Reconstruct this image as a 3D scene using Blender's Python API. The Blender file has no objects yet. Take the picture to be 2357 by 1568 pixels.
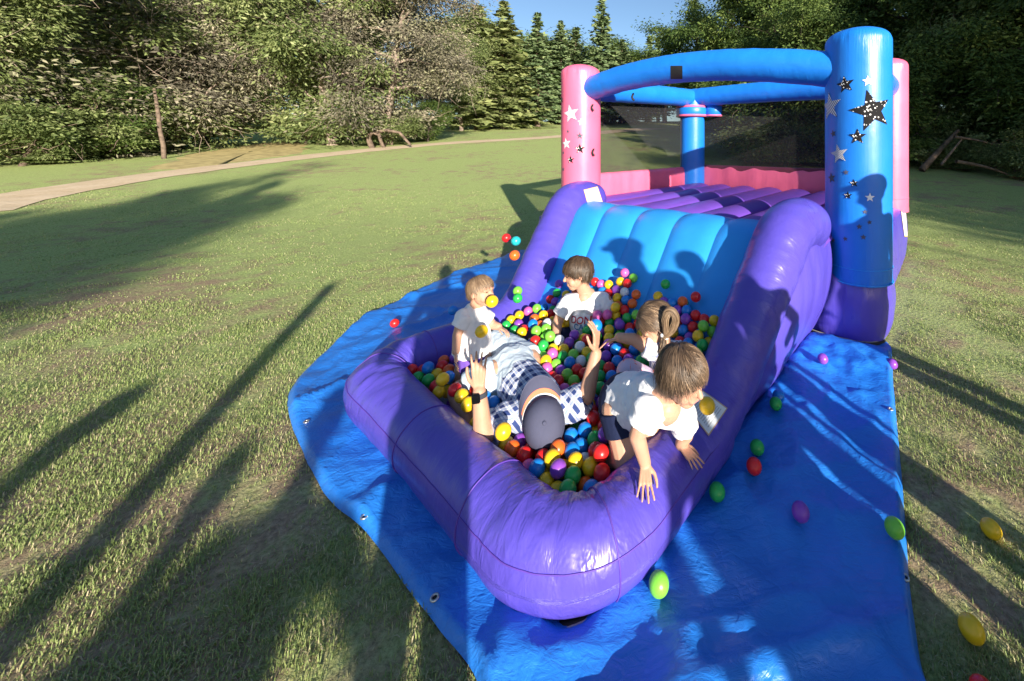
import bpy, bmesh, math, random
import numpy as np
from mathutils import Vector, Matrix, noise as mnoise
from mathutils.bvhtree import BVHTree

rng = np.random.default_rng(7)
random.seed(7)
SC = bpy.context.scene
COL = SC.collection

# ------------------------------------------------------------------ camera
FPX, PX0, PY0, CAMH = 900.0, 1500.0, 340.0, 1.5     # measured on a 2356 x 1568 view of the photograph
cam = bpy.data.cameras.new('camera')
cam_o = bpy.data.objects.new('camera', cam)
COL.objects.link(cam_o)
cam.sensor_fit = 'HORIZONTAL'
cam.sensor_width = 36.0
cam.lens = 36.0 * FPX / 2356.0
cam.shift_x = (1178.0 - PX0) / 2356.0
cam.shift_y = (PY0 - 784.0) / 2356.0
cam.clip_start = 0.05
cam.clip_end = 1500
cam_o.location = (0, 0, CAMH)
cam_o.rotation_euler = (math.radians(90), 0, 0)
SC.camera = cam_o

# ------------------------------------------------------------------ light
SUN_D = Vector((-0.5, 1.0, -0.306)).normalized()
EL = math.asin(-SUN_D.z)
world = bpy.data.worlds.new('World')
SC.world = world
world.use_nodes = True
wn = world.node_tree.nodes
bg = wn['Background']
sky = wn.new('ShaderNodeTexSky')
sky.sky_type = 'NISHITA'
sky.sun_disc = False
sky.sun_elevation = EL
sky.sun_rotation = math.atan2(-SUN_D.x, -SUN_D.y)
sky.air_density = 1.0
sky.dust_density = 0.7
sky.ozone_density = 2.8
bg.inputs['Strength'].default_value = 0.09
world.node_tree.links.new(sky.outputs[0], bg.inputs['Color'])
sl = bpy.data.lights.new('sun', 'SUN')
sl.energy = 5.0
sl.angle = math.radians(0.6)
sl.color = (1.0, 0.90, 0.76)
sun = bpy.data.objects.new('sun', sl)
COL.objects.link(sun)
sun.rotation_euler = SUN_D.to_track_quat('-Z', 'Y').to_euler()
sun.location = (6, -12, 8)
SC.view_settings.view_transform = 'Standard'
SC.view_settings.look = 'None'
SC.view_settings.exposure = 1.12
SC.view_settings.gamma = 1.0
SC.view_settings.use_curve_mapping = False
SC.render.engine = 'CYCLES'
SC.cycles.max_bounces = 8
SC.cycles.transparent_max_bounces = 16
SC.cycles.use_denoising = True

# ------------------------------------------------------------------ helpers
HA = math.radians(37.0)
CU, SU = math.cos(HA), math.sin(HA)

def L(u, v, z=0.0):
    """bounce house frame -> world"""
    return np.array([u * CU + v * SU, -u * SU + v * CU, z])

def at(px, py, Y):
    """point at depth Y seen at a measured place"""
    return np.array([(px - PX0) * Y / FPX, Y, CAMH - (py - PY0) * Y / FPX])

def ground_at(px, py, z=0.0):
    Y = FPX * (CAMH - z) / (py - PY0)
    return np.array([(px - PX0) * Y / FPX, Y, z])

def sstep(a, b, x):
    t = np.clip((x - a) / (b - a), 0, 1)
    return t * t * (3 - 2 * t)

def terrain(x, y):
    x = np.asarray(x, float); y = np.asarray(y, float)
    t = np.maximum(y - 6.0, 0)
    s = np.where(t < 4, t * t / 8.0, t - 2.0)          # smooth start, then straight
    s = np.minimum(s, 62 + 0 * s)
    return 0.1 * s * (1 - 0.25 * sstep(6, 30, x))

def new_mesh(name, verts, faces, mats=None, fmat=None, smooth=True, attrs=None):
    me = bpy.data.meshes.new(name)
    verts = np.asarray(verts, dtype=np.float32)
    if isinstance(faces, np.ndarray):
        n = faces.shape[1]
        loops = faces.astype(np.int32).ravel()
        starts = np.arange(0, len(loops), n, dtype=np.int32)
        me.vertices.add(len(verts)); me.vertices.foreach_set('co', verts.ravel())
        me.loops.add(len(loops)); me.loops.foreach_set('vertex_index', loops)
        me.polygons.add(len(starts)); me.polygons.foreach_set('loop_start', starts)
        try:
            me.polygons.foreach_set('loop_total', np.full(len(starts), n, dtype=np.int32))
        except Exception:
            pass
        me.update(calc_edges=True)
    else:
        me.from_pydata(verts.tolist(), [], faces)
        me.update()
    if mats:
        for m in mats:
            me.materials.append(m)
    if fmat is not None:
        me.polygons.foreach_set('material_index', np.asarray(fmat, dtype=np.int32))
    me.polygons.foreach_set('use_smooth', np.full(len(me.polygons), smooth, dtype=bool))
    for k, a in (attrs or {}).items():
        at_ = me.attributes.new(k, 'FLOAT', 'POINT')
        at_.data.foreach_set('value', np.asarray(a, dtype=np.float32))
    return me

def obj(name, me, parent=None, label=None, cat=None, group=None, kind=None, loc=None):
    o = bpy.data.objects.new(name, me)
    COL.objects.link(o)
    if parent is not None:
        o.parent = parent
    if loc is not None:
        o.location = loc
    if label: o['label'] = label
    if cat: o['category'] = cat
    if group: o['group'] = group
    if kind: o['kind'] = kind
    return o

def part(name, me, parent, label=None):
    """a mesh in world coordinates becomes a child (empties stand unrotated at their base)"""
    o = bpy.data.objects.new(name, me)
    COL.objects.link(o)
    o.parent = parent
    p = parent
    off = Vector((0, 0, 0))
    while p is not None:
        off += Vector(p.location)
        p = p.parent
    o.location = -off
    if label: o['label'] = label
    return o

def thing(name, loc, label, cat, group=None):
    return obj(name, None, None, label, cat, group, None, loc)

def grid_faces(nu, nv, wrap_u=False, wrap_v=False):
    a = np.arange(nu if wrap_u else nu - 1)
    b = np.arange(nv if wrap_v else nv - 1)
    i, j = np.meshgrid(a, b, indexing='ij')
    i2, j2 = (i + 1) % nu, (j + 1) % nv
    return np.stack([i * nv + j, i2 * nv + j, i2 * nv + j2, i * nv + j2], -1).reshape(-1, 4)

def smooth_path(pts, fillet=0.2, step=0.03):
    """polyline with rounded corners, evenly resampled"""
    pts = [np.asarray(p, float) for p in pts]
    out = [pts[0]]
    fl = fillet if hasattr(fillet, '__len__') else [fillet] * len(pts)
    for i in range(1, len(pts) - 1):
        a, b, c = pts[i - 1], pts[i], pts[i + 1]
        f = fl[i]
        d1 = (a - b); n1 = np.linalg.norm(d1); d2 = (c - b); n2 = np.linalg.norm(d2)
        f = min(f, n1 * 0.48, n2 * 0.48)
        p0 = b + d1 / n1 * f; p2 = b + d2 / n2 * f
        for t in np.linspace(0, 1, 12):
            out.append((1 - t) ** 2 * p0 + 2 * t * (1 - t) * (0.25 * (p0 + p2) / 2 + 0.75 * b) + t * t * p2)
    out.append(pts[-1])
    out = np.array(out)
    d = np.r_[0, np.cumsum(np.linalg.norm(np.diff(out, axis=0), axis=1))]
    keep = np.r_[True, np.diff(d) > 1e-6]
    out, d = out[keep], d[keep]
    n = max(3, int(d[-1] / step))
    s = np.linspace(0, d[-1], n)
    return np.stack([np.interp(s, d, out[:, k]) for k in range(3)], 1)

def sweep(path, radius, seg=40, squash=1.0, caps=True, up=(0, 0, 1), disp=None, capflat=0.9):
    """tube along a path; returns verts, faces, (su, sv) attributes"""
    path = np.asarray(path, float)
    n = len(path)
    rad = np.full(n, radius) if np.isscalar(radius) else np.asarray(radius, float)
    if caps:
        # hemispherical ends
        t0 = path[0] - path[1]; t0 /= np.linalg.norm(t0)
        t1 = path[-1] - path[-2]; t1 /= np.linalg.norm(t1)
        ang = np.linspace(0, math.pi / 2 * 0.97, 9)[1:]
        pre = [path[0] + t0 * rad[0] * capflat * math.sin(x) for x in ang][::-1]
        pr = [rad[0] * math.cos(x) for x in ang][::-1]
        post = [path[-1] + t1 * rad[-1] * capflat * math.sin(x) for x in ang]
        po = [rad[-1] * math.cos(x) for x in ang]
        path = np.vstack([pre, path, post]); rad = np.r_[pr, rad, po]
        n = len(path)
    tan = np.gradient(path, axis=0)
    tan /= np.linalg.norm(tan, axis=1)[:, None] + 1e-12
    upv = np.asarray(up, float)
    side = np.cross(tan, upv); side /= np.linalg.norm(side, axis=1)[:, None] + 1e-12
    nn = np.cross(side, tan)
    th = np.linspace(0, 2 * math.pi, seg, endpoint=False)
    s = np.r_[0, np.cumsum(np.linalg.norm(np.diff(path, axis=0), axis=1))]
    R = np.repeat(rad[:, None], seg, 1)
    if disp is not None:
        R = R + disp(s[:, None] + 0 * th[None, :], th[None, :] + 0 * s[:, None], path)
    v = path[:, None, :] + side[:, None, :] * (R * np.cos(th))[..., None] + nn[:, None, :] * (R * np.sin(th) * squash)[..., None]
    f = grid_faces(n, seg, False, True)
    verts = v.reshape(-1, 3)
    su = np.repeat(s, seg); sv = np.tile(th, n)
    verts = np.vstack([verts, path[0], path[-1]])
    i0, i1 = n * seg, n * seg + 1
    tri = [[(k + 1) % seg, k, i0] for k in range(seg)] + [[(n - 1) * seg + k, (n - 1) * seg + (k + 1) % seg, i1] for k in range(seg)]
    faces = f.tolist() + tri
    return verts, faces, np.r_[su, s[0], s[-1]], np.r_[sv, 0, 0]

def vnoise(p, sc=1.0, seed=0.0, oct_=3):
    """fast numpy value noise, p (...,k)"""
    p = np.asarray(p, float) * sc + seed * 17.31
    out = 0; amp = 1.0; tot = 0
    for o in range(oct_):
        q = p * (2 ** o) + o * 9.17
        i = np.floor(q).astype(np.int64); f = q - i
        f = f * f * (3 - 2 * f)
        k = p.shape[-1]
        acc = 0
        for c in range(2 ** k):
            w = 1.0; h = np.zeros(q.shape[:-1], dtype=np.int64)
            for a in range(k):
                b = (c >> a) & 1
                w = w * (f[..., a] if b else 1 - f[..., a])
                h = h * 73856093 + (i[..., a] + b) * (19349663 + a * 83492791)
            h = (h ^ (h >> 13)) * 1274126177
            acc = acc + w * (((h ^ (h >> 16)) & 0xffff) / 65535.0)
        out = out + amp * acc; tot += amp; amp *= 0.5
    return out / tot

# ------------------------------------------------------------------ materials
def nodes_of(name):
    m = bpy.data.materials.new(name)
    m.use_nodes = True
    nt = m.node_tree
    return m, nt, nt.nodes['Principled BSDF'], nt.nodes, nt.links

def coords(nt, scale=(1, 1, 1)):
    tc = nt.nodes.new('ShaderNodeTexCoord'); mp = nt.nodes.new('ShaderNodeMapping')
    mp.inputs['Scale'].default_value = scale
    nt.links.new(tc.outputs['Object'], mp.inputs['Vector'])
    return mp.outputs['Vector']

def noise_node(nt, vec, scale, detail=4, rough=0.55, dist=0.0):
    n = nt.nodes.new('ShaderNodeTexNoise')
    n.inputs['Scale'].default_value = scale; n.inputs['Detail'].default_value = detail
    n.inputs['Roughness'].default_value = rough; n.inputs['Distortion'].default_value = dist
    if vec is not None: nt.links.new(vec, n.inputs['Vector'])
    return n

def ramp(nt, fac, stops):
    r = nt.nodes.new('ShaderNodeValToRGB')
    e = r.color_ramp.elements
    while len(e) < len(stops): e.new(0.5)
    for k, (p, c) in enumerate(stops):
        e[k].position = p; e[k].color = (*c, 1) if len(c) == 3 else c
    nt.links.new(fac, r.inputs['Fac'])
    return r.outputs['Color']

def mixc(nt, fac, a, b, mode='MIX'):
    m = nt.nodes.new('ShaderNodeMix'); m.data_type = 'RGBA'; m.blend_type = mode
    for sock, v in ((m.inputs['Factor'], fac), (m.inputs['A'], a), (m.inputs['B'], b)):
        pass
    ins = [i for i in m.inputs if i.enabled]
    f, A, B = m.inputs[0], m.inputs[6], m.inputs[7]
    for sock, v in ((f, fac), (A, a), (B, b)):
        if hasattr(v, 'links') or hasattr(v, 'is_linked'):
            nt.links.new(v, sock)
        elif isinstance(v, (int, float)):
            sock.default_value = v
        else:
            sock.default_value = (*v, 1) if len(v) == 3 else v
    return m.outputs[2]

def mathn(nt, op, a, b=None, clamp=False):
    m = nt.nodes.new('ShaderNodeMath'); m.operation = op; m.use_clamp = clamp
    for k, v in enumerate((a, b)):
        if v is None: continue
        if isinstance(v, (int, float)): m.inputs[k].default_value = v
        else: nt.links.new(v, m.inputs[k])
    return m.outputs[0]

def attr(nt, name):
    a = nt.nodes.new('ShaderNodeAttribute'); a.attribute_name = name
    return a.outputs['Fac']

def bump(nt, p, height, strength, dist=0.01, prev=None):
    b = nt.nodes.new('ShaderNodeBump')
    b.inputs['Strength'].default_value = strength; b.inputs['Distance'].default_value = dist
    nt.links.new(height, b.inputs['Height'])
    if prev is not None: nt.links.new(prev, b.inputs['Normal'])
    nt.links.new(b.outputs['Normal'], p.inputs['Normal'])
    return b.outputs['Normal']

def vary(nt, p, col, amt=0.12, scale=3.0, dark=0.75):
    n = noise_node(nt, coords(nt), scale, 4)
    c2 = tuple(x * (1 - amt * 2) for x in col)
    c3 = tuple(min(1, x * (1 + amt)) for x in col)
    nt.links.new(ramp(nt, n.outputs['Fac'], [(0.3, c2), (0.7, c3)]), p.inputs['Base Color'])

def simple(name, col, rough=0.5, spec=0.5, amt=0.06, scale=8.0, bump_s=0.0, bump_scale=60.0, metal=0.0):
    m, nt, p, N, K = nodes_of(name)
    vary(nt, p, col, amt, scale)
    p.inputs['Roughness'].default_value = rough
    p.inputs['Specular IOR Level'].default_value = spec
    p.inputs['Metallic'].default_value = metal
    if bump_s:
        bump(nt, p, noise_node(nt, coords(nt), bump_scale, 5).outputs['Fac'], bump_s, 0.01)
    return m

def vinyl(name, col, rough=0.33, wr=0.35):
    """inflatable PVC cloth: soft gloss, pleats that follow the tube, faint weave"""
    m, nt, p, N, K = nodes_of(name)
    vary(nt, p, col, 0.05, 2.5)
    p.inputs['Specular IOR Level'].default_value = 0.5
    cr = noise_node(nt, coords(nt), 5.0, 3)
    rr = nt.nodes.new('ShaderNodeMapRange')
    K.new(cr.outputs['Fac'], rr.inputs['Value'])
    rr.inputs['To Min'].default_value = rough - 0.08; rr.inputs['To Max'].default_value = rough + 0.12
    K.new(rr.outputs[0], p.inputs['Roughness'])
    # pleats: fine along the tube, long around it
    cmb = N.new('ShaderNodeCombineXYZ')
    K.new(mathn(nt, 'MULTIPLY', attr(nt, 'su'), 22.0), cmb.inputs[0])
    K.new(mathn(nt, 'MULTIPLY', attr(nt, 'sv'), 1.1), cmb.inputs[1])
    pl = noise_node(nt, cmb.outputs[0], 1.0, 3, 0.6, 0.4)
    h = mathn(nt, 'MULTIPLY', pl.outputs['Fac'], attr(nt, 'wr'))
    b1 = bump(nt, p, h, wr, 0.02)
    big = noise_node(nt, coords(nt), 7.0, 3, 0.5, 0.8)
    b2 = bump(nt, p, big.outputs['Fac'], 0.10, 0.02, b1)
    fine = noise_node(nt, coords(nt), 170.0, 2)
    bump(nt, p, fine.outputs['Fac'], 0.025, 0.01, b2)
    return m

M = {}
M['purple'] = vinyl('purple_vinyl', (0.088, 0.066, 0.45), 0.29, 0.5)
M['blue'] = vinyl('blue_vinyl', (0.010, 0.19, 0.72), 0.36, 0.3)
M['slide'] = vinyl('slide_blue_vinyl', (0.025, 0.30, 0.80), 0.36, 0.08)
M['pink'] = vinyl('pink_vinyl', (0.80, 0.145, 0.265), 0.36, 0.25)
M['deck'] = vinyl('deck_purple_vinyl', (0.15, 0.062, 0.44), 0.4, 0.15)
M['black'] = simple('black_webbing', (0.012, 0.012, 0.014), 0.7)
M['seam'] = simple('seam_tape', (0.10, 0.045, 0.36), 0.6)
M['piping'] = simple('pale_zip_piping', (0.30, 0.28, 0.26), 0.6)
M['hem'] = simple('blue_seam', (0.02, 0.28, 0.8), 0.4)
M['white'] = simple('white_print', (0.8, 0.8, 0.8), 0.5)
M['greyprint'] = simple('grey_print', (0.10, 0.10, 0.14), 0.8, 0.15)

def star_dots():
    m, nt, p, N, K = nodes_of('black_star_white_dots')
    v = N.new('ShaderNodeTexVoronoi'); v.inputs['Scale'].default_value = 1.0
    cmb = N.new('ShaderNodeCombineXYZ'); K.new(attr(nt, 'su'), cmb.inputs[0]); K.new(attr(nt, 'sv'), cmb.inputs[1])
    K.new(cmb.outputs[0], v.inputs['Vector']); v.inputs['Randomness'].default_value = 0.75
    c = ramp(nt, v.outputs['Distance'], [(0.30, (0.80, 0.80, 0.80)), (0.36, (0.010, 0.010, 0.012))])
    K.new(c, p.inputs['Base Color']); p.inputs['Roughness'].default_value = 0.75; p.inputs['Specular IOR Level'].default_value = 0.15
    return m

def star_stripes(light=False):
    m, nt, p, N, K = nodes_of('striped_star')
    s = mathn(nt, 'ADD', attr(nt, 'su'), mathn(nt, 'MULTIPLY', attr(nt, 'sv'), 0.75))
    f = mathn(nt, 'FRACT', mathn(nt, 'MULTIPLY', s, 1.35))
    dk = (0.10, 0.10, 0.14) if not light else (0.75, 0.2, 0.35)
    K.new(ramp(nt, f, [(0.5, (0.82, 0.82, 0.84)), (0.6, dk)]), p.inputs['Base Color'])
    p.inputs['Roughness'].default_value = 0.75; p.inputs['Specular IOR Level'].default_value = 0.15
    return m
M['star_dots'] = star_dots(); M['star_stripes'] = star_stripes(); M['star_stripes_pink'] = star_stripes(True)

def net_mat():
    """knitted black safety net, strands far finer than a pixel: open share set by a transparent mix"""
    m, nt, p, N, K = nodes_of('black_safety_net')
    p.inputs['Base Color'].default_value = (0.012, 0.012, 0.015, 1); p.inputs['Roughness'].default_value = 0.8
    t = N.new('ShaderNodeBsdfTransparent'); mx = N.new('ShaderNodeMixShader')
    nz = noise_node(nt, coords(nt), 2.0, 2)
    K.new(ramp(nt, nz.outputs['Fac'], [(0.3, (0.56,) * 3), (0.7, (0.66,) * 3)]), mx.inputs[0])
    K.new(t.outputs[0], mx.inputs[1]); K.new(p.outputs[0], mx.inputs[2])
    K.new(mx.outputs[0], N['Material Output'].inputs['Surface'])
    return m
M['net'] = net_mat()

def tarp_mat():
    m, nt, p, N, K = nodes_of('blue_poly_tarp')
    c = coords(nt)
    n1 = noise_node(nt, c, 2.2, 4)
    K.new(ramp(nt, n1.outputs['Fac'], [(0.3, (0.012, 0.155, 0.58)), (0.7, (0.025, 0.21, 0.72))]), p.inputs['Base Color'])
    p.inputs['Specular IOR Level'].default_value = 0.55
    p.inputs['Roughness'].default_value = 0.34
    cr = N.new('ShaderNodeTexVoronoi'); cr.feature = 'DISTANCE_TO_EDGE'; cr.inputs['Scale'].default_value = 9.0
    dn = noise_node(nt, c, 3.0, 3)
    ad = N.new('ShaderNodeMixRGB'); ad.blend_type = 'ADD'; ad.inputs[0].default_value = 0.35
    K.new(c, ad.inputs[1]); K.new(dn.outputs['Color'], ad.inputs[2]); K.new(ad.outputs[0], cr.inputs['Vector'])
    h1 = mathn(nt, 'MINIMUM', cr.outputs['Distance'], 0.12)
    b1 = bump(nt, p, h1, 0.16, 0.05)
    n2 = noise_node(nt, coords(nt, (1, 2.2, 1)), 17.0, 6, 0.62, 1.2)
    b2 = bump(nt, p, n2.outputs['Fac'], 0.42, 0.014, b1)
    n3 = noise_node(nt, coords(nt, (3, 60, 1)), 6.0, 2)
    bump(nt, p, n3.outputs['Fac'], 0.06, 0.004, b2)
    return m
M['tarp'] = tarp_mat()
M['brass'] = simple('grommet_metal', (0.6, 0.58, 0.55), 0.35, metal=0.9)

def ground_mat():
    m, nt, p, N, K = nodes_of('mown_grass')
    c = coords(nt)
    a = noise_node(nt, c, 0.45, 4, 0.55)
    b = noise_node(nt, c, 3.2, 6, 0.65, 0.3)
    f = noise_node(nt, coords(nt, (1, 1, 1)), 42.0, 5, 0.7)
    green = ramp(nt, f.outputs['Fac'], [(0.28, (0.14, 0.19, 0.06)), (0.5, (0.335, 0.41, 0.145)), (0.72, (0.50, 0.565, 0.25))])
    dry = ramp(nt, f.outputs['Fac'], [(0.3, (0.17, 0.125, 0.08)), (0.55, (0.34, 0.26, 0.165)), (0.75, (0.48, 0.39, 0.25))])
    mixf = mathn(nt, 'ADD', mathn(nt, 'MULTIPLY', a.outputs['Fac'], 0.5), mathn(nt, 'MULTIPLY', b.outputs['Fac'], 0.6))
    near = nt.nodes.new('ShaderNodeSeparateXYZ'); K.new(c, near.inputs[0])
    far = nt.nodes.new('ShaderNodeMapRange'); K.new(near.outputs[1], far.inputs['Value'])
    far.inputs['From Min'].default_value = 1.0; far.inputs['From Max'].default_value = 7.0
    far.inputs['To Min'].default_value = 0.075; far.inputs['To Max'].default_value = -0.05
    mf = mathn(nt, 'ADD', mixf, far.outputs[0])
    fac = ramp(nt, mf, [(0.52, (0, 0, 0)), (0.66, (1, 1, 1))])
    K.new(mixc(nt, fac, green, dry), p.inputs['Base Color'])
    p.inputs['Roughness'].default_value = 0.95; p.inputs['Specular IOR Level'].default_value = 0.1
    b1 = bump(nt, p, f.outputs['Fac'], 0.7, 0.03)
    bump(nt, p, b.outputs['Fac'], 0.5, 0.05, b1)
    return m
M['ground'] = ground_mat()

def dirt_mat():
    m, nt, p, N, K = nodes_of('dirt_track')
    c = coords(nt)
    a = noise_node(nt, c, 1.6, 6, 0.65); f = noise_node(nt, c, 18, 4)
    d = ramp(nt, a.outputs['Fac'], [(0.25, (0.34, 0.30, 0.14)), (0.36, (0.62, 0.48, 0.31)), (0.7, (0.76, 0.62, 0.44))])
    K.new(mixc(nt, 0.35, d, ramp(nt, f.outputs['Fac'], [(0.3, (0.2, 0.15, 0.1)), (0.7, (0.5, 0.4, 0.3))])), p.inputs['Base Color'])
    p.inputs['Roughness'].default_value = 0.95; p.inputs['Specular IOR Level'].default_value = 0.1
    bump(nt, p, a.outputs['Fac'], 0.6, 0.05)
    return m
M['dirt'] = dirt_mat()

def tone_mat(name, stops, rough=0.6, trans=0.25, spec=0.25):
    """leaf, blade or hair colour from a tone carried by each piece"""
    m, nt, p, N, K = nodes_of(name)
    c = ramp(nt, attr(nt, 'tone'), stops)
    K.new(c, p.inputs['Base Color'])
    p.inputs['Roughness'].default_value = rough; p.inputs['Specular IOR Level'].default_value = spec
    if trans:
        t = N.new('ShaderNodeBsdfTranslucent'); K.new(c, t.inputs['Color'])
        mx = N.new('ShaderNodeMixShader'); mx.inputs[0].default_value = trans
        K.new(p.outputs[0], mx.inputs[1]); K.new(t.outputs[0], mx.inputs[2])
        K.new(mx.outputs[0], N['Material Output'].inputs['Surface'])
    return m
M['blade'] = tone_mat('grass_blade', [(0.0, (0.50, 0.43, 0.28)), (0.22, (0.47, 0.43, 0.24)), (0.36, (0.32, 0.37, 0.14)), (0.7, (0.20, 0.28, 0.085)), (1.0, (0.36, 0.43, 0.16))])
M['leaf_olive'] = tone_mat('olive_leaf', [(0, (0.066, 0.100, 0.029)), (0.5, (0.172, 0.216, 0.074)), (0.8, (0.264, 0.314, 0.126)), (1, (0.394, 0.414, 0.207))])
M['leaf_green'] = tone_mat('green_leaf', [(0, (0.032, 0.064, 0.015)), (0.5, (0.096, 0.153, 0.036)), (1, (0.229, 0.293, 0.076))])
M['leaf_bright'] = tone_mat('bright_leaf', [(0, (0.068, 0.136, 0.020)), (0.5, (0.177, 0.299, 0.041)), (1, (0.340, 0.435, 0.095))])
M['leaf_brown'] = tone_mat('grey_brown_twig_leaf', [(0, (0.076, 0.069, 0.053)), (0.5, (0.203, 0.185, 0.131)), (0.8, (0.254, 0.260, 0.145)), (1, (0.405, 0.356, 0.264))], trans=0.1)
M['needle'] = tone_mat('spruce_needle', [(0, (0.043, 0.075, 0.036)), (0.5, (0.116, 0.174, 0.075)), (1, (0.250, 0.316, 0.141))], trans=0.1)
M['dry_grass'] = simple('dry_grass', (0.46, 0.38, 0.18), 0.95, 0.1, 0.2, 3.0, 0.6, 20.0)
M['leaf_conifer'] = tone_mat('light_conifer_needle', [(0, (0.06, 0.085, 0.03)), (0.5, (0.17, 0.21, 0.075)), (1, (0.34, 0.37, 0.15))], trans=0.15)
M['bark'] = simple('bark', (0.17, 0.125, 0.095), 0.9, 0.2, 0.3, 6.0, 0.6, 25.0)
M['bark_dark'] = simple('dark_bark', (0.07, 0.055, 0.045), 0.9, 0.2, 0.3, 6.0, 0.6, 25.0)
M['bark_pale'] = simple('dead_grey_bark', (0.33, 0.26, 0.21), 0.9, 0.2, 0.3, 9.0, 0.5, 25.0)

# ================================================================== SETTING
# ground sheet, denser near the camera
xs = np.concatenate([-np.geomspace(260, 6, 46), np.linspace(-5.6, 5.6, 57), np.geomspace(6, 260, 46)])
ys = np.concatenate([-np.geomspace(200, 3, 24), np.linspace(-2.6, 9, 59), np.geomspace(9.6, 420, 60)])
gx, gy = np.meshgrid(xs, ys, indexing='ij')
gz = terrain(gx, gy) + 0.02 * (vnoise(np.stack([gx, gy], -1), 0.6, 1) - 0.5) * sstep(5.0, 12, np.hypot(gx, gy - 2.5))
obj('ground', new_mesh('ground', np.stack([gx, gy, gz], -1).reshape(-1, 3), grid_faces(len(xs), len(ys)), [M['ground']]), kind='structure',
    label='mown lawn with dry and bare patches rising to the trees')

def terr_pt(px, py):
    """march the view ray to the terrain"""
    Y = 3.0
    for _ in range(4000):
        p = at(px, py, Y)
        if p[2] <= terrain(p[0], p[1]): break
        Y *= 1.003
    return p

# dirt track
tr_mid = [(-160, 500), (0, 463), (180, 431), (350, 405), (520, 384), (700, 362), (860, 345), (1040, 329), (1180, 322), (1290, 315), (1400, 304), (1500, 296)]
pts = np.array([terr_pt(a, b) for a, b in tr_mid])
path = smooth_path(pts, 3.0, 0.5)
n = len(path)
tan = np.gradient(path, axis=0); tan /= np.linalg.norm(tan, axis=1)[:, None]
sd = np.stack([tan[:, 1], -tan[:, 0]], 1)
wid = 0.72 + 0.9 * sstep(25, 45, path[:, 1]) + 0.35 * vnoise(np.arange(n)[:, None] * 0.35, 1, 3)
rows = []
for k in np.linspace(-1, 1, 9):
    e = 0.25 * (vnoise(np.stack([np.arange(n) * 0.8, np.full(n, k * 3)], -1), 1, 5) - 0.5) * abs(k)
    q = path[:, :2] + sd * (k * wid + e)[:, None]
    rows.append(np.c_[q, terrain(q[:, 0], q[:, 1]) + 0.035 - 0.02 * abs(k)])
obj('dirt_track', new_mesh('dirt_track', np.stack(rows, 1).reshape(-1, 3), grid_faces(n, 9), [M['dirt']]), kind='structure',
    label='pale dirt track curving across the lawn edge')

# pale dry bank between the track and the wood
bank = [(330, 392), (420, 360), (560, 336), (690, 320), (712, 330), (700, 352), (560, 372), (430, 390)]
bp = np.array([terr_pt(a, b_) for a, b_ in bank]); bc = bp.mean(0)
cl_ = np.vstack([bp, bp[:1]]); dd_ = np.r_[0, np.cumsum(np.linalg.norm(np.diff(cl_, axis=0), axis=1))]
ss_ = np.linspace(0, dd_[-1], 90, endpoint=False); ed = np.stack([np.interp(ss_, dd_, cl_[:, k]) for k in range(2)], 1)
ed += (vnoise(ss_[:, None], .8, 3, 3) - .5)[:, None] * .8
gr_ = bc[:2] + (ed - bc[:2])[None] * np.linspace(.03, 1, 12)[:, None, None]
obj('dry_bank', new_mesh('dry_bank', np.concatenate([gr_, (terrain(gr_[..., 0], gr_[..., 1]) + .03 - .03 * np.linspace(.03, 1, 12)[:, None] ** 6)[..., None]], -1).reshape(-1, 3), grid_faces(12, 90, False, True), [M['dry_grass']]), kind='structure',
    label='pale dry grass bank between the track and the dark gap in the wood')

# ------------------------------------------------------------------ trees
def tubes(segs, seg=5):
    """list of (polyline pts, radii) -> one mesh"""
    V_, F_ = [], []
    off = 0
    for pts, rad in segs:
        pts = np.asarray(pts, float); n = len(pts)
        tan = np.gradient(pts, axis=0); tan /= np.linalg.norm(tan, axis=1)[:, None] + 1e-9
        ref = np.array([0.31, 0.22, 0.92]) if abs(tan[0] @ np.array([0.31, 0.22, 0.92])) < 0.9 else np.array([1.0, 0, 0])
        s = np.cross(tan, ref); s /= np.linalg.norm(s, axis=1)[:, None] + 1e-9
        u = np.cross(s, tan)
        th = np.linspace(0, 2 * math.pi, seg, endpoint=False)
        r = np.asarray(rad)[:, None]
        v = pts[:, None] + s[:, None] * (r * np.cos(th))[..., None] + u[:, None] * (r * np.sin(th))[..., None]
        V_.append(v.reshape(-1, 3)); F_.append(grid_faces(n, seg, False, True) + off); off += n * seg
    return np.vstack(V_), np.vstack(F_)

def leaf_quads(c, size, tone, elong=1.4, dirs=None, r=rng):
    n = len(c)
    d = r.normal(size=(n, 3)) if dirs is None else dirs + r.normal(size=(n, 3)) * 0.35
    d /= np.linalg.norm(d, axis=1)[:, None]
    e = np.cross(d, r.normal(size=(n, 3))); e /= np.linalg.norm(e, axis=1)[:, None] + 1e-9
    sz = np.asarray(size)[:, None] * np.ones((n, 1))
    a = d * sz * elong; b = e * sz * 0.5
    v = np.stack([c - a * 0.5, c + b * 0.9 - a * 0.05, c + a * 0.5, c - b * 0.9 - a * 0.05], 1).reshape(-1, 3)
    f = np.arange(4 * n).reshape(n, 4)
    return v, f, np.repeat(tone, 4)

def nrm_dirs(a): return a / (np.linalg.norm(a, axis=1)[:, None] + 1e-9)

def branch(p, d, ln, r0, nseg=6, wob=0.18, droop=0.0, rr=rng):
    pts = [np.array(p, float)]; dd = np.array(d, float); dd /= np.linalg.norm(dd)
    for k in range(nseg):
        dd = dd + rr.normal(size=3) * wob + np.array([0, 0, -droop]); dd /= np.linalg.norm(dd)
        pts.append(pts[-1] + dd * ln / nseg)
    return np.array(pts), r0 * np.linspace(1, 0.25, nseg + 1)

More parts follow.
